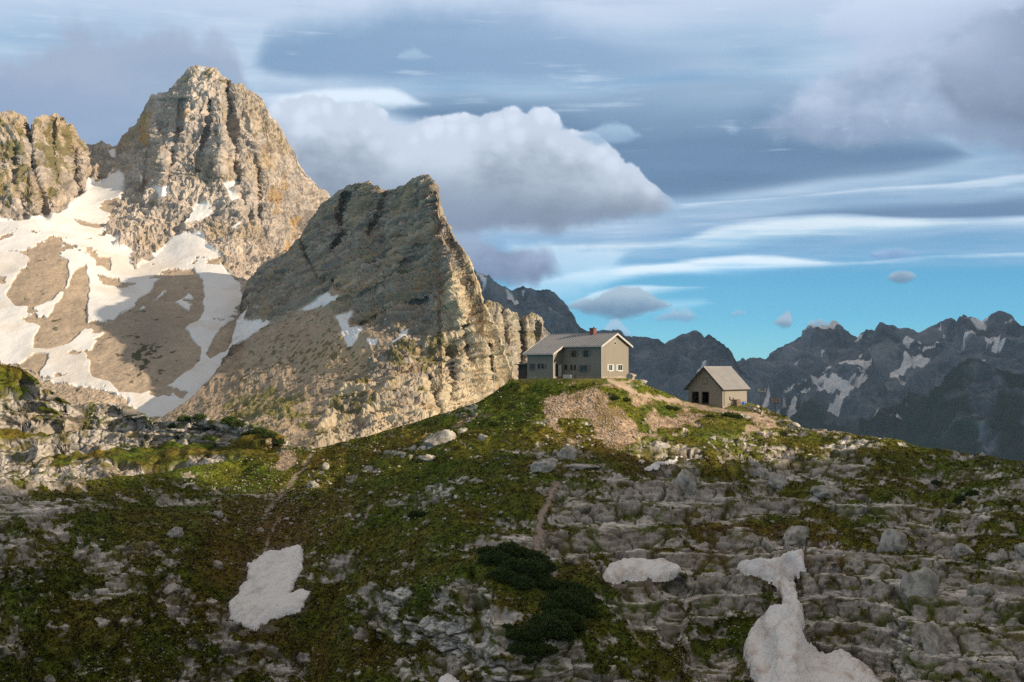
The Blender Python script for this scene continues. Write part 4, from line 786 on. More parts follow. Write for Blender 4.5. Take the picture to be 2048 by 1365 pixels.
# the big cumulus
top = [(470, 260), (540, 205), (600, 198), (660, 190), (700, 200), (740, 208), (780, 236), (820, 246), (850, 234), (890, 240), (940, 240), (970, 222), (1005, 212), (1050, 218), (1095, 226), (1112, 244), (1150, 258), (1190, 268), (1215, 290), (1245, 312), (1275, 332), (1295, 358), (1330, 382), (1350, 405), (1362, 430)]
m_, r = region(top, [(470, 420), (600, 470), (800, 480), (1000, 476), (1150, 468), (1250, 456), (1330, 440), (1362, 432)], 9, 40, billow, .55, .5)
lite = nt.m('ADD', nt.m('MULTIPLY', p_big, .22), nt.m('ADD', nt.m('MULTIPLY', n_big, 1.5), nt.m('MULTIPLY', n_mid, .35)))
cD = tone(r, (122, 132, 156), (186, 194, 212), .0, .95, lite, .8); cD = nt.mix(nt.m('MULTIPLY', nt.m('MULTIPLY', nt.ss(nt.m('ADD', p_sml, nt.m('MULTIPLY', n_mid, 1.2)), -.1, .4), nt.ss(r, .45, 1.)), .7), cD, lin(204, 210, 226)); put(m_, cD, .985)
m_, r = region([(620, 370), (760, 330), (900, 345), (1050, 370), (1200, 372), (1330, 400)], [(620, 450), (800, 470), (1000, 472), (1150, 466), (1250, 450), (1330, 436)], 90, 36, soft, 1., .5); put(m_, lin(124, 136, 166), .75)
m_, r = region([(820, 470), (920, 468), (1000, 476), (1060, 492), (1110, 505), (1135, 540)], [(820, 640), (920, 600), (1000, 572), (1080, 566), (1135, 552)], 22, 24, billow, .5, .45); put(m_, tone(r, (118, 130, 158), (150, 162, 186), 0, 1, n_mid, 1.2), .95)
# small low clouds
def several(items, lo, hi, st=10, sb=14, k=.9):
    T, B_ = [], []
    for (x0, x1, yt, yb) in items:            # left, right, top, underside of each cloud
        xm = (x0 + x1) / 2; ym = (yt * .35 + yb * .65); h = x1 - x0
        T += [(x0 - 14, ym + 22), (x0, ym), (x0 + h * .25, yt + (yb - yt) * .25), (xm, yt), (x1 - h * .2, yt + (yb - yt) * .3), (x1, ym), (x1 + 14, ym + 22)]
        B_ += [(x0 - 14, ym - 22), (x0, ym), (x0 + h * .25, yb), (xm, yb), (x1 - h * .2, yb - (yb - yt) * .1), (x1, ym), (x1 + 14, ym - 22)]
    m_, r = region(T, B_, st, sb, billow, .34, .3, False); put(m_, tone(r, lo, hi, .0, 1., n_mid, .8), k)
several([(1132, 1345, 572, 636), (1540, 1606, 631, 656), (1608, 1668, 632, 660), (1768, 1842, 538, 568)], (112, 136, 160), (166, 180, 194))
several([(1196, 1264, 644, 686), (1300, 1412, 618, 648), (1455, 1502, 614, 636), (1640, 1698, 620, 638)], (128, 160, 186), (164, 188, 204))
several([(790, 872, 96, 126), (1150, 1292, 244, 290), (1448, 1478, 252, 270), (1740, 1852, 490, 520)], (122, 152, 190), (156, 178, 206), 14, 16, .8)
cur = nt.mix(over, cur, lin(172, 166, 158))
bg = nt.node('ShaderNodeBackground'); out = nt.node('ShaderNodeOutputWorld')
# the sky away from the view (behind, overhead) stays brighter cloud; below the horizon dull ground light
SKY_GAIN = 1.17
w.cycles.sampling_method = 'NONE'
gm = nt.node('ShaderNodeGamma'); nt.l.new(cur, gm.inputs[0]); gm.inputs[1].default_value = 1.32; cur = gm.outputs[0]
hs = nt.node('ShaderNodeHueSaturation'); nt.l.new(cur, hs.inputs['Color']); nt.l.new(nt.m('SUBTRACT', 1.0, nt.m('MULTIPLY', nt.ss(Ee, 170., 330.), .20)), hs.inputs['Saturation']); nt.l.new(nt.m('SUBTRACT', .5, nt.m('MULTIPLY', nt.ss(Ee, 170., 330.), .014)), hs.inputs['Hue']); cur = hs.outputs[0]
nt.l.new(cur, bg.inputs[0]); bg.inputs[1].default_value = SKY_GAIN; nt.l.new(bg.outputs[0], out.inputs[0])
# ------------------------------------------------------------------ air
def haze():
    m = bpy.data.materials.new('haze'); m.use_nodes = True; m.node_tree.nodes.clear(); n = NT(m.node_tree)
    pv = n.node('ShaderNodeVolumePrincipled'); pv.inputs['Color'].default_value = (.62, .78, 1.0, 1); pv.inputs['Density'].default_value = HAZE_D; pv.inputs['Anisotropy'].default_value = 0.
    o = n.node('ShaderNodeOutputMaterial'); n.l.new(pv.outputs[0], o.inputs['Volume'])
    x0, x1, y0, y1, z0, z1 = -2600, 9500, -1200, 9500, -1900, 2100
    V = [(x, y, z) for z in (z0, z1) for y in (y0, y1) for x in (x0, x1)]
    o_ = mesh_obj('haze', V, [(0, 2, 3, 1), (4, 5, 7, 6), (0, 1, 5, 4), (2, 6, 7, 3), (0, 4, 6, 2), (1, 3, 7, 5)], m, smooth=False)
    tag(o_, 'thin blue mountain air', kind='stuff')
HAZE_D = 1.9e-5
haze()
sc.view_settings.exposure = .32

# ------------------------------------------------------------------ mesh builder for the built things
class MB:
    def __init__(s): s.v = []; s.f = []
    def add(s, V, Fc):
        k = len(s.v); s.v += [tuple(p) for p in V]; s.f += [tuple(i + k for i in f) for f in Fc]; return s
    def box(s, x0, x1, y0, y1, z0, z1):
        V = [(x, y, z) for z in (z0, z1) for y in (y0, y1) for x in (x0, x1)]
        return s.add(V, [(0, 2, 3, 1), (4, 5, 7, 6), (0, 1, 5, 4), (2, 6, 7, 3), (0, 4, 6, 2), (1, 3, 7, 5)])
    def prism(s, prof, a0, a1, axis='y'):
        """prof: closed list of (h,z) swept from a0 to a1 along the axis."""
        n = len(prof)
        def P(h, z, a): return (h, a, z) if axis == 'y' else (a, h, z)
        V = [P(h, z, a0) for h, z in prof] + [P(h, z, a1) for h, z in prof]
        return s.add(V, [tuple(range(n))[::-1], tuple(range(n, 2 * n))] + [(i, (i + 1) % n, (i + 1) % n + n, i + n) for i in range(n)])
    def tube(s, p, q, r0, r1=None, n=10):
        p, q = Vector(p), Vector(q); r1 = r0 if r1 is None else r1; d = (q - p).normalized(); a = d.orthogonal().normalized(); b = d.cross(a)
        V = [p + (a * math.cos(2 * math.pi * i / n) + b * math.sin(2 * math.pi * i / n)) * r0 for i in range(n)] + [q + (a * math.cos(2 * math.pi * i / n) + b * math.sin(2 * math.pi * i / n)) * r1 for i in range(n)]
        return s.add(V, [tuple(range(n))[::-1], tuple(range(n, 2 * n))] + [(i, (i + 1) % n, (i + 1) % n + n, i + n) for i in range(n)])
    def build(s, name, mat, parent=None, smooth=False, bevel=0.):
        o = mesh_obj(name, s.v, s.f, mat, smooth=smooth, parent=parent)
        import bmesh
        b = bmesh.new(); b.from_mesh(o.data); bmesh.ops.recalc_face_normals(b, faces=b.faces)
        if bevel: bmesh.ops.bevel(b, geom=b.edges[:], offset=bevel, segments=1, affect='EDGES')
        b.to_mesh(o.data); b.free()
        return o
def empty(name, loc, rz=0.):
    o = bpy.data.objects.new(name, None); col.objects.link(o); o.location = loc; o.rotation_euler = (0, 0, rz); o.empty_display_size = .5; return o
def simple(name, c, rough=.8, sc_=6., amt=.25, metal=0., spec=.3, bd=.01, stretch=(1, 1, 1), c2=None):
    m, n = new_mat(name); tc_ = n.node('ShaderNodeTexCoord'); mp = n.node('ShaderNodeMapping'); mp.inputs['Scale'].default_value = stretch; n.l.new(tc_.outputs['Object'], mp.inputs['Vector'])
    x = n.noise(mp.outputs[0], sc_, 5, .65); y = n.noise(mp.outputs[0], sc_ * .13, 3, .5)
    t = n.m('ADD', n.m('MULTIPLY', x, .6), n.m('MULTIPLY', y, .4))
    lo = tuple(max(0, q * (1 - amt)) for q in c) if c2 is None else c2; hi = tuple(min(1, q * (1 + amt)) for q in c)
    finish(n, n.mix(n.ss(t, .32, .68), lo, hi), rough, bump(n, x, bd, .5), spec, metal); return m
M_render_ = simple('weathered_grey_boarding', (.245, .225, .195), .85, 1.5, .07, stretch=(3, 3, .35))
M_wall2 = simple('grey_cladding', (.27, .252, .22), .85, 1.2, .07, stretch=(3, 3, .4))
M_roof = simple('zinc_roof', (.25, .258, .275), .5, .8, .12, .0, .4)
M_roof2 = simple('grey_sheet_roof', (.262, .262, .27), .55, .8, .10, .0, .35)
M_white = simple('white_paint', (.68, .68, .66), .6, 3, .1)
M_trim = simple('pale_metal_trim', (.50, .50, .50), .45, 3, .1, .0, .4)
M_dark = simple('dark_timber', (.055, .045, .038), .8, 6, .3)
M_doorway_shade = simple('doorway_shade', (.022, .020, .019), .9, 6, .3)
M_brick = simple('red_brick', (.21, .085, .07), .9, 9, .4)
M_stone = simple('foundation_stone', (.30, .26, .22), .9, 2.2, .45, bd=.06)
M_shut = simple('faded_blue_white_shutters', (.40, .46, .50), .7, 4, .15)
M_shutd = simple('brown_grey_shutters', (.17, .15, .14), .7, 4, .2)
M_blue = simple('blue_plastic', (.02, .11, .42), .4, 5, .2, .0, .5)
M_steel = simple('dull_green_steel', (.05, .062, .055), .6, 4, .25, .2)
M_rust = simple('rusty_brown_steel', (.045, .035, .03), .7, 4, .35, .2)
M_wood = simple('weathered_wood', (.22, .16, .11), .85, 5, .35)
m, n = new_mat('window_glass'); finish(n, (.022, .024, .028), .12, None, .35); M_glass = m

def window(parent, plane, c, z, w_, h, frame_mat, shutters=None, sill=True):
    """plane: ('x',x0,sign) wall facing -x or ('y',y0,sign); c: centre along the wall, z: centre height."""
    ax, k, sg = plane
    def bx(mb, a0, a1, d0, d1, z0, z1):
        lo, hi = sorted((k + sg * d0, k + sg * d1))
        return mb.box(lo, hi, a0, a1, z0, z1) if ax == 'x' else mb.box(a0, a1, lo, hi, z0, z1)
    f = MB(); t = .09; a0, a1, z0, z1 = c - w_ / 2, c + w_ / 2, z - h / 2, z + h / 2
    bx(f, a0, a0 + t, -.05, .07, z0, z1); bx(f, a1 - t, a1, -.05, .07, z0, z1); bx(f, a0 + t, a1 - t, -.05, .068, z0, z0 + t); bx(f, a0 + t, a1 - t, -.05, .068, z1 - t, z1)
    bx(f, c - .03, c + .03, -.04, .06, z0 + t, z1 - t)
    o = f.build('window', frame_mat, parent)
    bx(MB(), 0, 0, 0, 0, 0, 0)
    p = MB(); bx(p, a0 + t, c - .03, -.03, .03, z0 + t, z1 - t); bx(p, c + .03, a1 - t, -.03, .03, z0 + t, z1 - t); p.build('pane', M_glass, o)
    if sill: q = MB(); bx(q, a0 - .08, a1 + .08, -.02, .16, z0 - .09, z0 - .003); q.build('sill', frame_mat, o)
    for side in (shutters or ()):
        q = MB(); sw = w_ / 2 * side[1]
        if side[0] == 'l': bx(q, a1 + .03, a1 + .03 + sw, .003, .06, z0, z1)
        else: bx(q, a0 - .03 - sw, a0 - .03, .003, .06, z0, z1)
        q.build('shutter', side[2], o)
    return o

# ------------------------------------------------------------------ the large house
hx, hy, hz = at(1203, 756, 259.5)
H = tag(empty('mountain_hut', (hx, hy, hz), math.atan2(.766, .643)), 'large two-storey grey house with a red chimney on the knoll top', 'house')
W_, L_, RZ, TG = 8.5, 15.2, 8.2, .4845
def rz(x): return RZ - TG * abs(W_ / 2 - x)
TH = .17
b = MB(); zt0 = rz(0) - TH - .01; zt1 = rz(W_ / 2) - TH - .01
b.prism([(0, -1.2), (W_, -1.2), (W_, zt0), (W_ / 2, zt1), (0, zt0)], 0, L_)
b.prism([(-2.85, -1.2), (-.003, -1.2), (-.003, rz(-.003) - TH - .01), (-2.85, rz(-2.85) - TH - .01)], 8.95, L_ - .003)
b.build('wall', M_render_, H)
r = MB()
def slope(mb, x0, x1, y0, y1): mb.prism([(x0, rz(x0) - TH), (x1, rz(x1) - TH), (x1, rz(x1)), (x0, rz(x0))], y0, y1)
slope(r, -.62, W_ / 2, -.55, 8.45); slope(r, -3.5, W_ / 2, 8.45, L_ + .5); slope(r, W_ / 2, W_ + .62, -.55, L_ + .5)
for y in np.arange(-.3, L_ + .4, .62):                 # standing seams
    x0 = -.62 if y < 8.45 else -3.5
    r.prism([(x0, rz(x0) - .01), (W_ / 2 - .05, rz(W_ / 2 - .05) - .01), (W_ / 2 - .05, rz(W_ / 2 - .05) + .045), (x0, rz(x0) + .045)], y - .02, y + .02)
    r.prism([(W_ / 2 + .05, rz(W_ / 2 + .05) - .01), (W_ + .62, rz(W_ + .62) - .01), (W_ + .62, rz(W_ + .62) + .045), (W_ / 2 + .05, rz(W_ / 2 + .05) + .045)], y - .02, y + .02)
r.prism([(W_ / 2 - .22, rz(W_ / 2 - .22) + .02), (W_ / 2, RZ + .02), (W_ / 2 + .22, rz(W_ / 2 + .22) + .02), (W_ / 2, RZ + .09)], -.56, L_ + .51)
roof = r.build('roof', M_roof, H)
def rake(x0, x1, y0, y1):
    q = MB(); q.prism([(x0, rz(x0) - .30), (x1, rz(x1) - .30), (x1, rz(x1) + .05), (x0, rz(x0) + .05)], y0, y1); q.build('bargeboard', M_trim, roof)
rake(-.64, W_ / 2, -.61, -.555); rake(W_ / 2, W_ + .64, -.61, -.555); rake(-3.52, -.63, 8.38, 8.445); rake(-3.52, W_ / 2, L_ + .505, L_ + .56)
q = MB(); q.tube((-.70, -.5, rz(-.62) - .16), (-.70, 8.4, rz(-.62) - .16), .075); q.tube((-3.58, 8.5, rz(-3.5) - .16), (-3.58, L_ + .4, rz(-3.5) - .16), .075); q.build('gutter', M_trim, roof)
q = MB(); q.tube((-.12, -.10, 0), (-.12, -.10, 5.6), .06); q.tube((-.12, -.10, 5.6), (-.68, -.3, rz(-.62) - .2), .06); q.build('downpipe', M_trim, H)
q = MB(); q.tube((-2.95, 8.86, 0), (-2.95, 8.86, 4.2), .06); q.tube((-2.95, 8.86, 4.2), (-3.55, 8.7, 4.3), .06); q.build('downpipe', M_trim, H)
q = MB(); cx, cy = W_ / 2, 5.1; q.box(cx - .45, cx + .45, cy - .5, cy + .5, RZ - .6, RZ + .95); ch = q.build('chimney', M_brick, H, bevel=.03)
q = MB(); q.box(cx - .52, cx + .52, cy - .58, cy + .58, RZ + .955, RZ + 1.05); q.build('chimney_cap', M_brick, ch); q = MB(); q.tube((cx, cy - .2, RZ + 1.05), (cx, cy - .2, RZ + 1.25), .14); q.build('flue', M_dark, ch)
q = MB(); q.box(-.10, W_ + .1, -.10, -.003, -1.6, .28); q.box(-.10, -.003, -.003, 8.94, -1.6, .22); q.box(-2.95, -2.853, 8.85, L_, -1.6, .25); q.box(-2.852, -.11, 8.85, 8.947, -1.6, .2); q.build('foundation', M_stone, H, bevel=.02)
PL, PG, PWF = ('x', 0., -1), ('y', 0., -1), ('x', -2.85, -1)
window(H, PL, 6.3, 4.5, 1.0, 1.05, M_dark, [('r', 1.0, M_shutd), ('l', 1., M_shutd)]); window(H, PL, 3.5, 4.5, 1.0, 1.05, M_dark, [('r', 1.0, M_shutd), ('l', 1., M_shutd)])
window(H, PL, 4.0, 1.75, 1.6, 1.15, M_shutd, [('r', .8, M_shutd), ('l', .6, M_shutd)]); window(H, PL, 6.9, 1.95, .42, .8, M_dark); window(H, PL, 6.1, 1.95, .42, .8, M_dark); window(H, PL, 8.2, 1.95, .6, .8, M_dark)
window(H, PG, 2.75, 1.85, 1.15, 1.2, M_white, [('r', .8, M_shut), ('l', .9, M_shut)]); window(H, PG, 5.75, 1.85, 1.5, 1.2, M_white, [('r', .7, M_shut)])
window(H, PWF, 13.85, 2.05, 1.15, 1.15, M_shutd, [('l', .7, M_shutd)]); window(H, PWF, 12.35, 2.2, .5, .75, M_dark); window(H, PWF, 11.5, 2.2, .5, .75, M_dark); window(H, PWF, 10.8, 2.2, .35, .6, M_shutd)
# round attic window
q = MB(); q.tube((4.2, .02, 6.35), (4.2, -.06, 6.35), .36, n=20); o = q.build('attic_window', M_trim, H); q = MB(); q.tube((4.2, -.055, 6.35), (4.2, -.075, 6.35), .26, n=20); q.build('pane', M_glass, o)
# door in the side of the wing; dark panel painted as the porch opening's shade
q = MB(); q.box(-1.35, -.45, 8.88, 8.947, .22, 2.35); o = q.build('door', M_white, H); q = MB(); q.box(-1.25, -1.17, 8.82, 8.877, 1.15, 1.3); q.build('handle', M_dark, o)
q = MB(); q.box(-2.25, -1.5, 8.90, 8.946, .2, 2.5); q.build('doorway_shade_panel', M_doorway_shade, H)
# lean-to at the left end
q = MB(); q.prism([(-2.4, -1.0), (1.2, -1.0), (1.2, 2.75), (-2.4, 2.35)], L_ + .01, L_ + 2.5); lt = q.build('lean_to', M_dark, H); q = MB(); q.prism([(-2.8, 2.33), (1.4, 2.79), (1.4, 2.9), (-2.8, 2.44)], L_ + .57, L_ + 3.2); q.build('roof', M_dark, lt)
def hut_local(x, y, z): return H.matrix_basis @ Vector((x, y, z))
bpy.context.view_layer.update()
o = MB().box(-1.6, -.5, 5.9, 7.7, -.25, .55).build('stone_bench', M_trim, bevel=.05); o.matrix_world = H.matrix_world.copy(); tag(o, 'low pale grey block against the shaded wall of the large house', 'bench')
q = MB(); q.box(-1.6, -.9, 16.0, 17.8, .40, .47); t_ = q.build('bench', M_wood); t_.matrix_world = H.matrix_world.copy(); tag(t_, 'dark low bench in front of the lean-to of the large house', 'bench')
for yy in (16.1, 17.6): MB().box(-1.5, -1.0, yy, yy + .1, -.4, .398).build('leg', M_dark, t_)

# ------------------------------------------------------------------ the small house
sx, sy, sz = at(1445, 815, 272)
S = tag(empty('shed', (sx, sy, sz), math.atan2(.785, .62)), 'small grey gabled outbuilding with two dark open bays', 'outbuilding')
SW, SL, SZ, ST = 7.6, 9.5, 7.75, 1.0
def sr(y): return SZ - ST * abs(SW / 2 - y)
e0 = sr(0) - .22
b = MB()
for y0, y1 in ((0, 2.9), (4.62, 5.15), (6.85, SW)): b.box(0, .22, y0, y1, -1.2, 3.0)
b.prism([(0, 3.0), (SW, 3.0), (SW, e0), (SW / 2, SZ - .22), (0, e0)], 0, .22, 'x')
b.box(.22, SL - .22, 0, .22, -1.6, e0); b.box(.22, SL - .22, SW - .22, SW, -1.2, e0)
b.prism([(0, -1.6), (SW, -1.6), (SW, e0), (SW / 2, SZ - .22), (0, e0)], SL - .22, SL, 'x')
b.build('wall', M_wall2, S)
MB().box(.22, SL - .23, .23, SW - .23, -.1, .02).build('floor', M_stone, S)
r = MB()
for ya, yb in ((-.5, SW / 2), (SW / 2, SW + .5)): r.prism([(ya, sr(ya) - .2), (yb, sr(yb) - .2), (yb, sr(yb)), (ya, sr(ya))], -.65, SL + .6, 'x')
r.prism([(SW / 2 - .2, sr(SW / 2 - .2) + .02), (SW / 2, SZ + .02), (SW / 2 + .2, sr(SW / 2 + .2) + .02), (SW / 2, SZ + .1)], -.66, SL + .61, 'x')
for x in np.arange(-.4, SL + .5, .75):
    r.prism([(-.5, sr(-.5) - .01), (SW / 2 - .06, sr(SW / 2 - .06) - .01), (SW / 2 - .06, sr(SW / 2 - .06) + .03), (-.5, sr(-.5) + .03)], x, x + .03, 'x')
sroof = r.build('roof', M_roof2, S)
for ya, yb in ((-.52, SW / 2), (SW / 2, SW + .52)): MB().prism([(ya, sr(ya) - .36), (yb, sr(yb) - .36), (yb, sr(yb) + .04), (ya, sr(ya) + .04)], -.71, -.655, 'x').build('bargeboard', M_dark, sroof)
q = MB(); q.box(-.6, SL + .55, -.60, -.51, sr(-.5) - .26, sr(-.5) - .08); q.build('gutter', M_dark, sroof)
for y0, y1 in ((2.9, 4.62), (5.15, 6.85)):
    q = MB(); q.box(-.03, .25, y0, y0 + .1, 0.02, 3.0); q.box(-.03, .25, y1 - .1, y1, .02, 3.0); q.box(-.03, .25, y0 + .1, y1 - .1, 2.88, 2.998); q.build('bay_frame', M_shutd, S)
q = MB(); q.box(-.05, .1, 3.25, 4.35, 4.35, 5.55); o = q.build('hatch', M_shutd, S); q = MB(); q.box(-.07, -.052, 3.4, 4.2, 4.5, 5.4); q.build('panel', M_wall2, o)
q = MB(); q.box(-.03, .1, .95, 1.75, 1.5, 2.5); q.build('shutter', M_wall2, S)
q = MB(); q.tube((.55, -.08, 0), (.55, -.08, 3.3), .05); q.build('downpipe', M_shutd, S)
MB().box(-.08, SL + .05, -.12, -.003, -1.8, .12).build('foundation', M_stone, S, bevel=.02)
q = MB(); q.box(1.0, 2.0, 3.2, 4.2, .02, .95); o = q.build('crate', M_dark); bpy.context.view_layer.update(); o.matrix_world = S.matrix_world.copy(); tag(o, 'dark crate standing inside the right open bay of the small outbuilding', 'crate')
# barrels, crate and firewood by the sunny wall
def barrel(x, y):
    t = empty('barrel', S.matrix_world @ Vector((x, y, .02)))
    q = MB(); zs = [(0, .27), (.06, .29), (.28, .295), (.3, .31), (.33, .295), (.62, .295), (.65, .31), (.68, .295), (.88, .29), (.93, .27)]
    n_ = 18; V = [(r_ * math.cos(2 * math.pi * i / n_), r_ * math.sin(2 * math.pi * i / n_), z_) for z_, r_ in zs for i in range(n_)]
    Fc = [(k * n_ + i, k * n_ + (i + 1) % n_, (k + 1) * n_ + (i + 1) % n_, (k + 1) * n_ + i) for k in range(len(zs) - 1) for i in range(n_)] + [tuple(range(n_))[::-1], tuple(range((len(zs) - 1) * n_, len(zs) * n_))]
    q.add(V, Fc); q.build('drum', M_blue, t, smooth=True); q = MB(); q.tube((.12, 0, .925), (.12, 0, .97), .05); q.build('bung', M_dark, t)
    return t
tag(barrel(5.75, -.75), 'left one of three blue plastic barrels by the outbuilding wall, nearest the wooden crate', 'barrel', 'blue barrels by the outbuilding')
tag(barrel(6.6, -.85), 'blue plastic barrel standing between two others by the outbuilding wall', 'barrel', 'blue barrels by the outbuilding')
tag(barrel(7.45, -.7), 'right one of three blue plastic barrels by the outbuilding wall, nearest the rubble', 'barrel', 'blue barrels by the outbuilding')
t = empty('wooden_crate', S.matrix_world @ Vector((4.7, -.55, .02)), S.rotation_euler.z); tag(t, 'weathered wooden crate leaning on the sunny outbuilding wall left of the barrels', 'crate')
for k in range(5): MB().box(-.75, .75, -.35, -.30, .1 + k * .26, .3 + k * .26).build('slat', M_wood, t)
for x in (-.75, .65): MB().box(x, x + .1, -.298, .35, 0, 1.4).build('post', M_wood, t)
t = empty('sawhorse', S.matrix_world @ Vector((2.6, -.7, .0)), S.rotation_euler.z); tag(t, 'small dark sawhorse beside the downpipe of the outbuilding', 'sawhorse')
MB().box(-.5, .5, -.06, .06, .72, .82).build('beam', M_dark, t)
for x in (-.38, .38):
    for y in (-.28, .28): MB().tube((x, y, 0), (x, y * .1, .75), .04).build('leg', M_dark, t)

# ------------------------------------------------------------------ goods-cableway posts and the flagpole
def post(px_, py_, Y, h, arm, label, mat, wheels):
    p = A.point(px_, py_) if Y is None else at(px_, py_, Y); t = tag(empty('cableway_post', (p[0], p[1], p[2] - .15), .45), label, 'cableway post', 'posts of the goods cableway')
    MB().tube((0, 0, -1.0), (0, 0, h), .13, .10).build('pole', mat, t)
    MB().box(-arm, arm, -.12, .12, h, h + .16).build('crossarm', mat, t)
    q = MB(); q.tube((-arm * .6, 0, h), (0, 0, h - .7), .05); q.tube((arm * .6, 0, h), (0, 0, h - .7), .05); q.build('brace', mat, t)
    for x in wheels: w_ = MB().tube((x, -.09, h + .40), (x, .09, h + .40), .24, n=16).build('pulley', mat, t); MB().box(x - .05, x + .05, -.13, .13, h + .16, h + .42).build('bracket', mat, w_)
    MB().box(-.25, .25, -.25, .25, -1.0, .2).build('footing', M_stone, t)
post(1523, 824, 272, 4.0, 1.0, 'taller cableway post with a light green crossarm beside the outbuilding', M_steel, (-.8, .8))
post(1551, 834, 272, 3.0, 1.05, 'shorter dark cableway post with a heavy head, farther from the outbuilding', M_rust, (-.85, -.28, .28, .85))
p = at(988, 786, 259); t = tag(empty('flagpole', p), 'thin bare pole on the grassy edge left of the large house', 'pole'); MB().tube((0, 0, -.6), (0, 0, 5.6), .07, .045).build('mast', M_trim, t); MB().tube((0, 0, 5.6), (0, 0, 5.72), .08).build('finial', M_trim, t)

# ------------------------------------------------------------------ boulders and stones
import bmesh
M_bould = terrain_mat('boulder_limestone', .35, .06, .40)
def rock_mesh(name, size, seed, sub=4, block=1.1):
    b = bmesh.new(); bmesh.ops.create_icosphere(b, subdivisions=sub, radius=1.0); me = bpy.data.meshes.new(name); b.to_mesh(me); b.free()
    n_ = len(me.vertices); P = np.empty(n_ * 3, F32); me.vertices.foreach_get('co', P); P = P.reshape(-1, 3).astype(float)
    rs = np.random.RandomState(seed)
    for _ in range(int(9 * block) + 4):                       # flat broken faces
        nrm = rs.normal(size=3); nrm /= np.linalg.norm(nrm); d_ = rs.uniform(.55, .9); k = np.maximum(P @ nrm - d_, 0); P -= nrm * k[:, None] * .88
    off = rs.uniform(0, 50, 3)
    P *= (1 + .22 * fbm(P + off, .9, 3, 3) + .13 * fbm(P + off, .25, 4, 5))[:, None]
    c = np.array([.46, .44, .41], F32) * (1 + .4 * fbm(P + off, .8, 4, 7))[:, None]
    c = cmix(c, (.20, .18, .15), sstep(.05, .4, fbm((P + off) * [1, 1, .35], .35, 3, 9)) * .6); c = cmix(c, (.09, .085, .03), sstep(.15, .4, fbm(P + off, .6, 3, 11)) * .5)
    P *= np.array(size) / 2
    me.vertices.foreach_set('co', P.astype(F32).ravel()); a = me.attributes.new('albedo', 'FLOAT_COLOR', 'POINT'); cc = np.ones((n_, 4), F32); cc[:, :3] = np.clip(c, .02, .9); a.data.foreach_set('color', cc.ravel())
    me.polygons.foreach_set('use_smooth', np.ones(len(me.polygons), bool)); me.materials.append(M_bould); me.update()
    return me
def boulder(px_, py_, w_, h, label, seed, tilt=0., deep=1.0):
    g = A.point(px_, py_ + h * .42); Y = g[1]; m_ = Y / F
    me = rock_mesh('boulder', (w_ * m_ * 1.12, w_ * m_ * deep, h * m_ * 1.35), seed); o = bpy.data.objects.new('boulder', me); col.objects.link(o)
    o.location = (g[0], g[1] + w_ * m_ * .25, g[2] + h * m_ * .24); o.rotation_euler = (0, tilt, 0); tag(o, label, 'boulder', 'boulders on the hillside'); return o
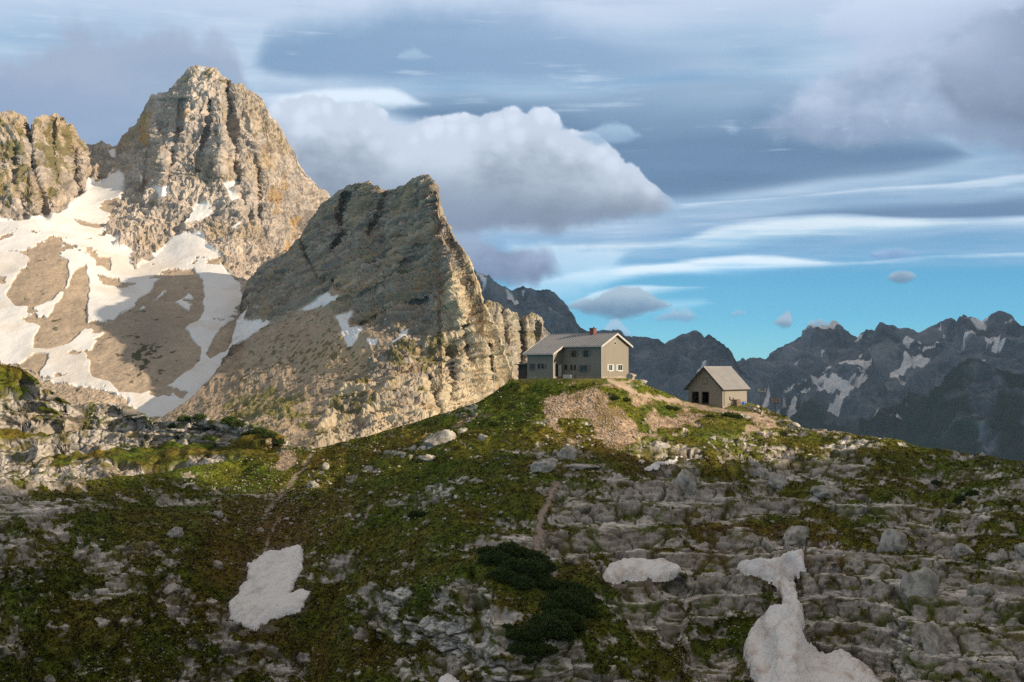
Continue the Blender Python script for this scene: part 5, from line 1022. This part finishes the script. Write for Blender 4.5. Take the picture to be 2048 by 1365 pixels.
for i, (x, y, w_, h, tl, lb) in enumerate([
    (1090, 929, 54, 32, -.35, 'big pale boulder with a raised right edge, on grass where the footpath tops out'),
    (1133, 895, 44, 28, 0, 'squarish pale boulder at the foot of the scree patch under the large house'),
    (1320, 884, 36, 15, 0, 'smooth low dome-shaped boulder in grass above the thin snow strip'),
    (1165, 931, 76, 13, .04, 'long flat slab in the grass right of the big pale boulder'),
    (857, 911, 30, 16, 0, 'grey boulder with a dark underside on the green slope below the grey outcrop'),
    (880, 878, 62, 28, -.3, 'long grey outcrop block slanting up the green slope left of the scree patch'),
    (923, 862, 22, 14, 0, 'small grey block just above the slanting outcrop on the green slope'),
    (650, 932, 17, 14, 0, 'round white stone on the turf right of the upper trail'),
    (625, 963, 24, 16, 0, 'pale boulder on turf beside the upper trail, below the round white stone'),
    (433, 1031, 20, 17, 0, 'lone cream stone on the brown grass slope left of the upper trail'),
    (433, 1130, 24, 18, 0, 'rough cream stone on the brown grass left of the snow patch'),
    (348, 1068, 34, 24, -.4, 'slanting pale rock strip in the grass left of the lone cream stone'),
    (103, 1345, 22, 17, 0, 'pale round boulder low in the shaded turf at the bottom left'),
    (330, 1178, 54, 20, -.35, 'broken tan rock rib in the turf left of the snow patch'),
    (1368, 948, 50, 46, 0, 'tall rounded limestone knob at the top of the rock pavement'),
    (1526, 937, 38, 30, 0, 'rounded limestone knob in the upper rock pavement, with a smaller one above it'),
    (1513, 921, 22, 14, 0, 'small smooth knob just above the rounded one on the upper pavement'),
    (1550, 957, 44, 32, 0, 'broad knob below the rounded pair on the upper rock pavement'),
    (1424, 876, 16, 10, 0, 'little white stone on the green crest below the outbuilding'),
    (1523, 873, 20, 10, 0, 'flat white stone on the crest at the foot of the track'),
    (1717, 877, 24, 13, 0, 'pale boulder breaking the green skyline between crest and far spur'),
    (1966, 900, 14, 9, 0, 'small stone on the skyline below the dark wooded spur'),
    (1662, 976, 72, 28, .06, 'wide sloping white slab on the rock pavement below the grassy crest'),
    (1336, 926, 20, 11, 0, 'small pale stone beside the thin snow strip'),
    (1596, 1052, 62, 38, .1, 'large angular slab above the head of the snow tongue'),
    (1590, 1090, 17, 13, 0, 'small round stone just above the head of the snow tongue'),
    (1573, 1080, 16, 30, 0, 'upright finger of rock just above the head of the snow tongue'),
    (1787, 1086, 62, 48, 0, 'domed boulder split by cracks, right of the snow tongue head'),
    (1866, 1049, 24, 14, 0, 'oval pale boulder ringed by turf on the right slope'),
    (1930, 1092, 50, 30, 0, 'broad boulder in turf on the right slope, with a second leaning on it'),
    (1990, 1110, 34, 20, 0, 'smaller boulder leaning beside the broad one on the right slope'),
    (2044, 1104, 30, 32, 0, 'round boulder cut by the picture edge on the right slope'),
    (1804, 1138, 22, 18, 0, 'small block in turf above the great rounded boulder'),
    (1843, 1178, 78, 62, 0, 'great rounded fissured boulder right of the snow tongue'),
    (1966, 1174, 56, 50, 0, 'squat rounded boulder right of the great fissured one'),
    (1868, 1278, 56, 70, -.5, 'tall slanting pale slab standing in the lower right slope'),
    (1262, 752, 18, 16, 0, 'rock at the corner of the sunny gable of the large house'),
    (1283, 765, 17, 7, 0, 'low white stone on the grass beside the gable of the large house'),
    (1500, 816, 11, 9, 0, 'tan block at the near end of the rubble beside the barrels'),
    (1508, 820, 12, 8, 0, 'tan block in the middle of the rubble below the outbuilding corner'),
    (1517, 824, 10, 8, 0, 'tan block at the foot of the taller cableway post'),
    (1590, 845, 30, 16, .35, 'grey rock face on the steep right edge below the cableway posts')]):
    o = boulder(x, y, w_, h, lb, 40 + i, tl, 1.0 if w_ < 60 else .7)
    if 1495 < x < 1520: o.rotation_euler = (0, 0, i)

rs = np.random.RandomState(5)
stones = [rock_mesh('stone', (1, .85, .7), 300 + k, 3) for k in range(7)]
def lies(o): return o
cand = [(x, y) for x, y in zip(rs.uniform(420, 1010, 900), rs.uniform(880, 1080, 900)) if A.rockmask is not None]
cnt = 0
for x, y in cand:
    if cnt >= 110: break
    if y < np.interp(x, A.u, A.vt) + 14 or abs(x - (1000 - (y - 900) * 2.0)) > 420: continue
    g = A.point(x, y); s_ = rs.uniform(.35, .8) * (1.35 if rs.rand() < .12 else 1)
    o = bpy.data.objects.new('stone', stones[cnt % 7]); col.objects.link(o); o.location = (g[0], g[1], g[2] + s_ * .12); o.scale = (s_,) * 3; o.rotation_euler = (0, 0, rs.uniform(0, 6.3))
    tag(o, 'pale stone lying loose on the green slope between the upper trail and the footpath', 'stone', 'loose stones on the green slope'); cnt += 1
cnt = 0
for x, y in zip(rs.uniform(1080, 1290, 900), rs.uniform(800, 905, 900)):
    if cnt >= 70: break
    g = A.point(x, y); s_ = rs.uniform(.3, .7); o = bpy.data.objects.new('stone', stones[cnt % 7]); col.objects.link(o); o.location = (g[0], g[1], g[2] + s_ * .1); o.scale = (s_,) * 3; o.rotation_euler = (0, 0, rs.uniform(0, 6.3))
    tag(o, 'pinkish stone in the scree patch under the large house', 'stone', 'stones of the scree patch'); cnt += 1

# loose gravel and turf nobody could count
ico = bmesh.new(); bmesh.ops.create_icosphere(ico, subdivisions=1, radius=.5); IV = np.array([v_.co[:] for v_ in ico.verts]); IF = np.array([[v_.index for v_ in f_.verts] for f_ in ico.faces]); ico.free()
Af = A.flat(); vis = (~A.backf) & (~frontm) & (A.vf < 1400)
def scatter_rocks(ids, smin, smax, colr, seed):
    r_ = np.random.RandomState(seed); n_ = len(ids); s_ = r_.uniform(smin, smax, n_) ** 1.0
    V = IV[None] * (1 + r_.uniform(-.28, .28, (n_, len(IV), 1))); a = r_.uniform(0, 6.28, n_); ca, sa = np.cos(a)[:, None], np.sin(a)[:, None]
    V = V * s_[:, None, None] * np.array([1, .8, .65]); V = np.stack([V[..., 0] * ca - V[..., 1] * sa, V[..., 0] * sa + V[..., 1] * ca, V[..., 2]], -1)
    V += Af[ids][:, None] + np.array([0, 0, .06]); Fc = (IF[None] + (np.arange(n_) * len(IV))[:, None, None]).reshape(-1, 3)
    c = np.array(colr, F32) * r_.uniform(.55, 1.15, (n_, 1)); return V.reshape(-1, 3), Fc.astype(np.int32), np.repeat(c, len(IV), 0)
prob = np.clip(gravel * 1.0 + .07 * grassy * sstep(.1, .45, fbm(p0A, (7, 7, 5), 3, 601)) + .05 * grassy * np.exp(-((A.uf - 560) / 110) ** 2 - ((A.vf - 1010) / 70) ** 2) * 4 + .008 * grassy, 0, 1) * vis
area = (A.P[:, :, 1] ** 1.5).ravel(); prob = prob / prob.sum()
ids = np.random.RandomState(8).choice(len(prob), int(6500), p=prob)
V, Fc, c = scatter_rocks(ids, .14, .40, (.42, .36, .295), 9)
tag(mesh_obj('gravel', V, Fc, M_bould, c, smooth=False), 'loose small stones strewn over turf and scree', kind='stuff')
# turf tufts
prob = grassy * vis * (A.vf < 1395); prob = prob / prob.sum(); r_ = np.random.RandomState(12); n_ = 60000
ids = r_.choice(len(prob), n_, p=prob); base = Af[ids] + np.stack([r_.uniform(-.1, .1, n_), r_.uniform(-.1, .1, n_), np.full(n_, -.03)], -1)
Vs, Cs = [], []
for k in range(5):
    a = r_.uniform(0, 6.28, n_); h = r_.uniform(.12, .34, n_); w_ = r_.uniform(.05, .12, n_); le = r_.uniform(.05, .3, n_)
    dx, dy = np.cos(a), np.sin(a); o_ = np.stack([dx, dy, 0 * a], -1); s_ = np.stack([-dy, dx, 0 * a], -1)
    b0 = base + o_ * r_.uniform(0, .12, (n_, 1))
    Vs.append(np.stack([b0 - s_ * w_[:, None], b0 + s_ * w_[:, None], b0 + o_ * le[:, None] + np.array([0, 0, 1]) * h[:, None]], 1)); Cs.append(np.repeat((C_A[ids] * r_.uniform(.7, 1.35, (n_, 1)))[:, None], 3, 1))
V = np.concatenate(Vs).reshape(-1, 3); c = np.clip(np.concatenate(Cs).reshape(-1, 3), .008, .4); Fc = np.arange(len(V), dtype=np.int32).reshape(-1, 3)
tag(mesh_obj('grass', V, Fc, terrain_mat('turf_blades', .5, .02, .2, .8, .2), c, smooth=False), 'short mountain grass tufts on the slopes', kind='stuff')

# ------------------------------------------------------------------ dwarf pines
m, n = new_mat('pine_needles'); at_ = n.node('ShaderNodeAttribute', attribute_name='albedo'); finish(n, at_.outputs['Color'], .7, None, .2); M_needle = m
M_bark = simple('pine_bark', (.07, .05, .035), .9, 6, .3)
def pine_meshes(seed):
    r_ = np.random.RandomState(seed); n_ = 1500
    d_ = r_.normal(size=(n_, 3)); d_[:, 2] = np.abs(d_[:, 2]) * .8; d_ /= np.linalg.norm(d_, axis=1)[:, None]
    lump = 1 + .35 * fbm(d_ * 2 + seed, .8, 3, seed); rad = r_.uniform(.45, 1.0, n_) ** .5 * lump
    c0 = d_ * rad[:, None] * np.array([1, 1, .62]); Vs, Cs = [], []
    for k in range(5):
        a = r_.normal(size=(n_, 3)) * .7 + d_ * .8 + np.array([0, 0, .5]); a /= np.linalg.norm(a, axis=1)[:, None]
        s_ = np.cross(a, r_.normal(size=(n_, 3))); s_ /= np.linalg.norm(s_, axis=1)[:, None]; l_ = r_.uniform(.09, .2, (n_, 1)); w_ = r_.uniform(.018, .035, (n_, 1))
        Vs.append(np.stack([c0 - s_ * w_, c0 + s_ * w_, c0 + a * l_], 1)); Cs.append(np.repeat((np.array([.038, .058, .016]) * r_.uniform(.5, 1.6, (n_, 1)))[:, None], 3, 1) * np.array([.8, .8, 2.3])[None, :, None])
    V = np.concatenate(Vs).reshape(-1, 3); c = np.concatenate(Cs).reshape(-1, 3)
    q = MB()
    for k in range(9):
        a = k * .7 + r_.uniform(0, .5); e = Vector((math.cos(a) * .6, math.sin(a) * .6, r_.uniform(.2, .5))); q.tube((0, 0, -.3), e * .5 + Vector((0, 0, -.05)), .05, .035, 6); q.tube(e * .5 + Vector((0, 0, -.05)), e, .035, .012, 6)
    return V, np.arange(len(V), dtype=np.int32).reshape(-1, 3), c, q
PM = []
for k in range(5):
    V, Fc, c, q = pine_meshes(70 + k); o1 = mesh_obj('foliage', V, Fc, M_needle, c, False); o2 = q.build('stem', M_bark); PM.append((o1.data, o2.data)); bpy.data.objects.remove(o1); bpy.data.objects.remove(o2)
pk = 0
def pine(px_, py_, size, label, group, lay=None):
    """size: half width in photograph pixels."""
    global pk
    g = (lay or A).point(px_, py_); s_ = size * g[1] / F
    t = tag(empty('dwarf_pine', (g[0], g[1], g[2] - .1 * s_), rs.uniform(0, 6.28)), label, 'dwarf pine', group); s_ *= 1.2; t.scale = (s_, s_, s_ * rs.uniform(1.0, 1.4))
    for nm, me in zip(('foliage', 'stem'), PM[pk % 5]):
        o = bpy.data.objects.new(nm, me); col.objects.link(o); o.parent = t
    pk += 1
for (x, y, s_) in [(990, 1130, 26), (1015, 1112, 24), (1042, 1110, 24), (1068, 1118, 24), (1084, 1136, 22), (1000, 1158, 24), (1030, 1145, 28), (1060, 1150, 28), (1078, 1166, 20), (1040, 1172, 22), (975, 1108, 16), (1012, 1090, 14), (1092, 1160, 14)]:
    pine(x, y, s_, 'dark dwarf pine bush in the clump left of the lower end of the footpath', 'dwarf pines left of the footpath')
for (x, y, s_) in [(1120, 1175, 24), (1145, 1180, 26), (1165, 1195, 22), (1118, 1205, 28), (1145, 1215, 28), (1170, 1225, 20), (1105, 1235, 28), (1132, 1245, 28), (1085, 1250, 26), (1060, 1262, 26), (1035, 1262, 22), (1100, 1268, 28), (1075, 1288, 26), (1048, 1290, 20), (1125, 1275, 22), (1150, 1250, 20), (1015, 1245, 16), (1095, 1300, 18), (1130, 1196, 26), (1095, 1215, 22)]:
    pine(x, y, s_, 'dark dwarf pine bush on the shaded knob below the flat oval snow patch', 'dwarf pines on the shaded knob')
for (x, y, s_) in [(460, 848, 14), (480, 853, 15), (500, 862, 14), (520, 870, 13), (540, 878, 12), (558, 884, 10), (345, 840, 10), (370, 838, 12), (400, 838, 11)]:
    pine(x, y + 5, s_, 'dark dwarf pine on the edge of the limestone hill below the scree', 'dwarf pines on the limestone hill', B)
for (x, y, s_) in [(830, 1045, 14), (845, 1040, 10), (985, 850, 10), (1250, 806, 9), (1228, 802, 10), (1335, 820, 11), (1350, 824, 9), (1420, 842, 10), (1455, 840, 12), (1475, 846, 10), (1920, 1000, 16), (1945, 992, 14), (1900, 1010, 14), (1870, 960, 10), (1060, 1320, 14)]:
    pine(x, y, s_ * .8, {830: 'low dark dwarf pine in the middle of the green slope', 845: 'tiny dwarf pine touching a larger one in the middle of the green slope', 985: 'low dark dwarf pine on the green slope below the flagpole', 1060: 'low dark dwarf pine at the foot of the shaded knob'}.get(x,
         'low green dwarf pine in the scree patch below the houses' if x < 1500 else 'low dark dwarf pine on the turf of the right slope'), 'dwarf pines scattered over the hill')
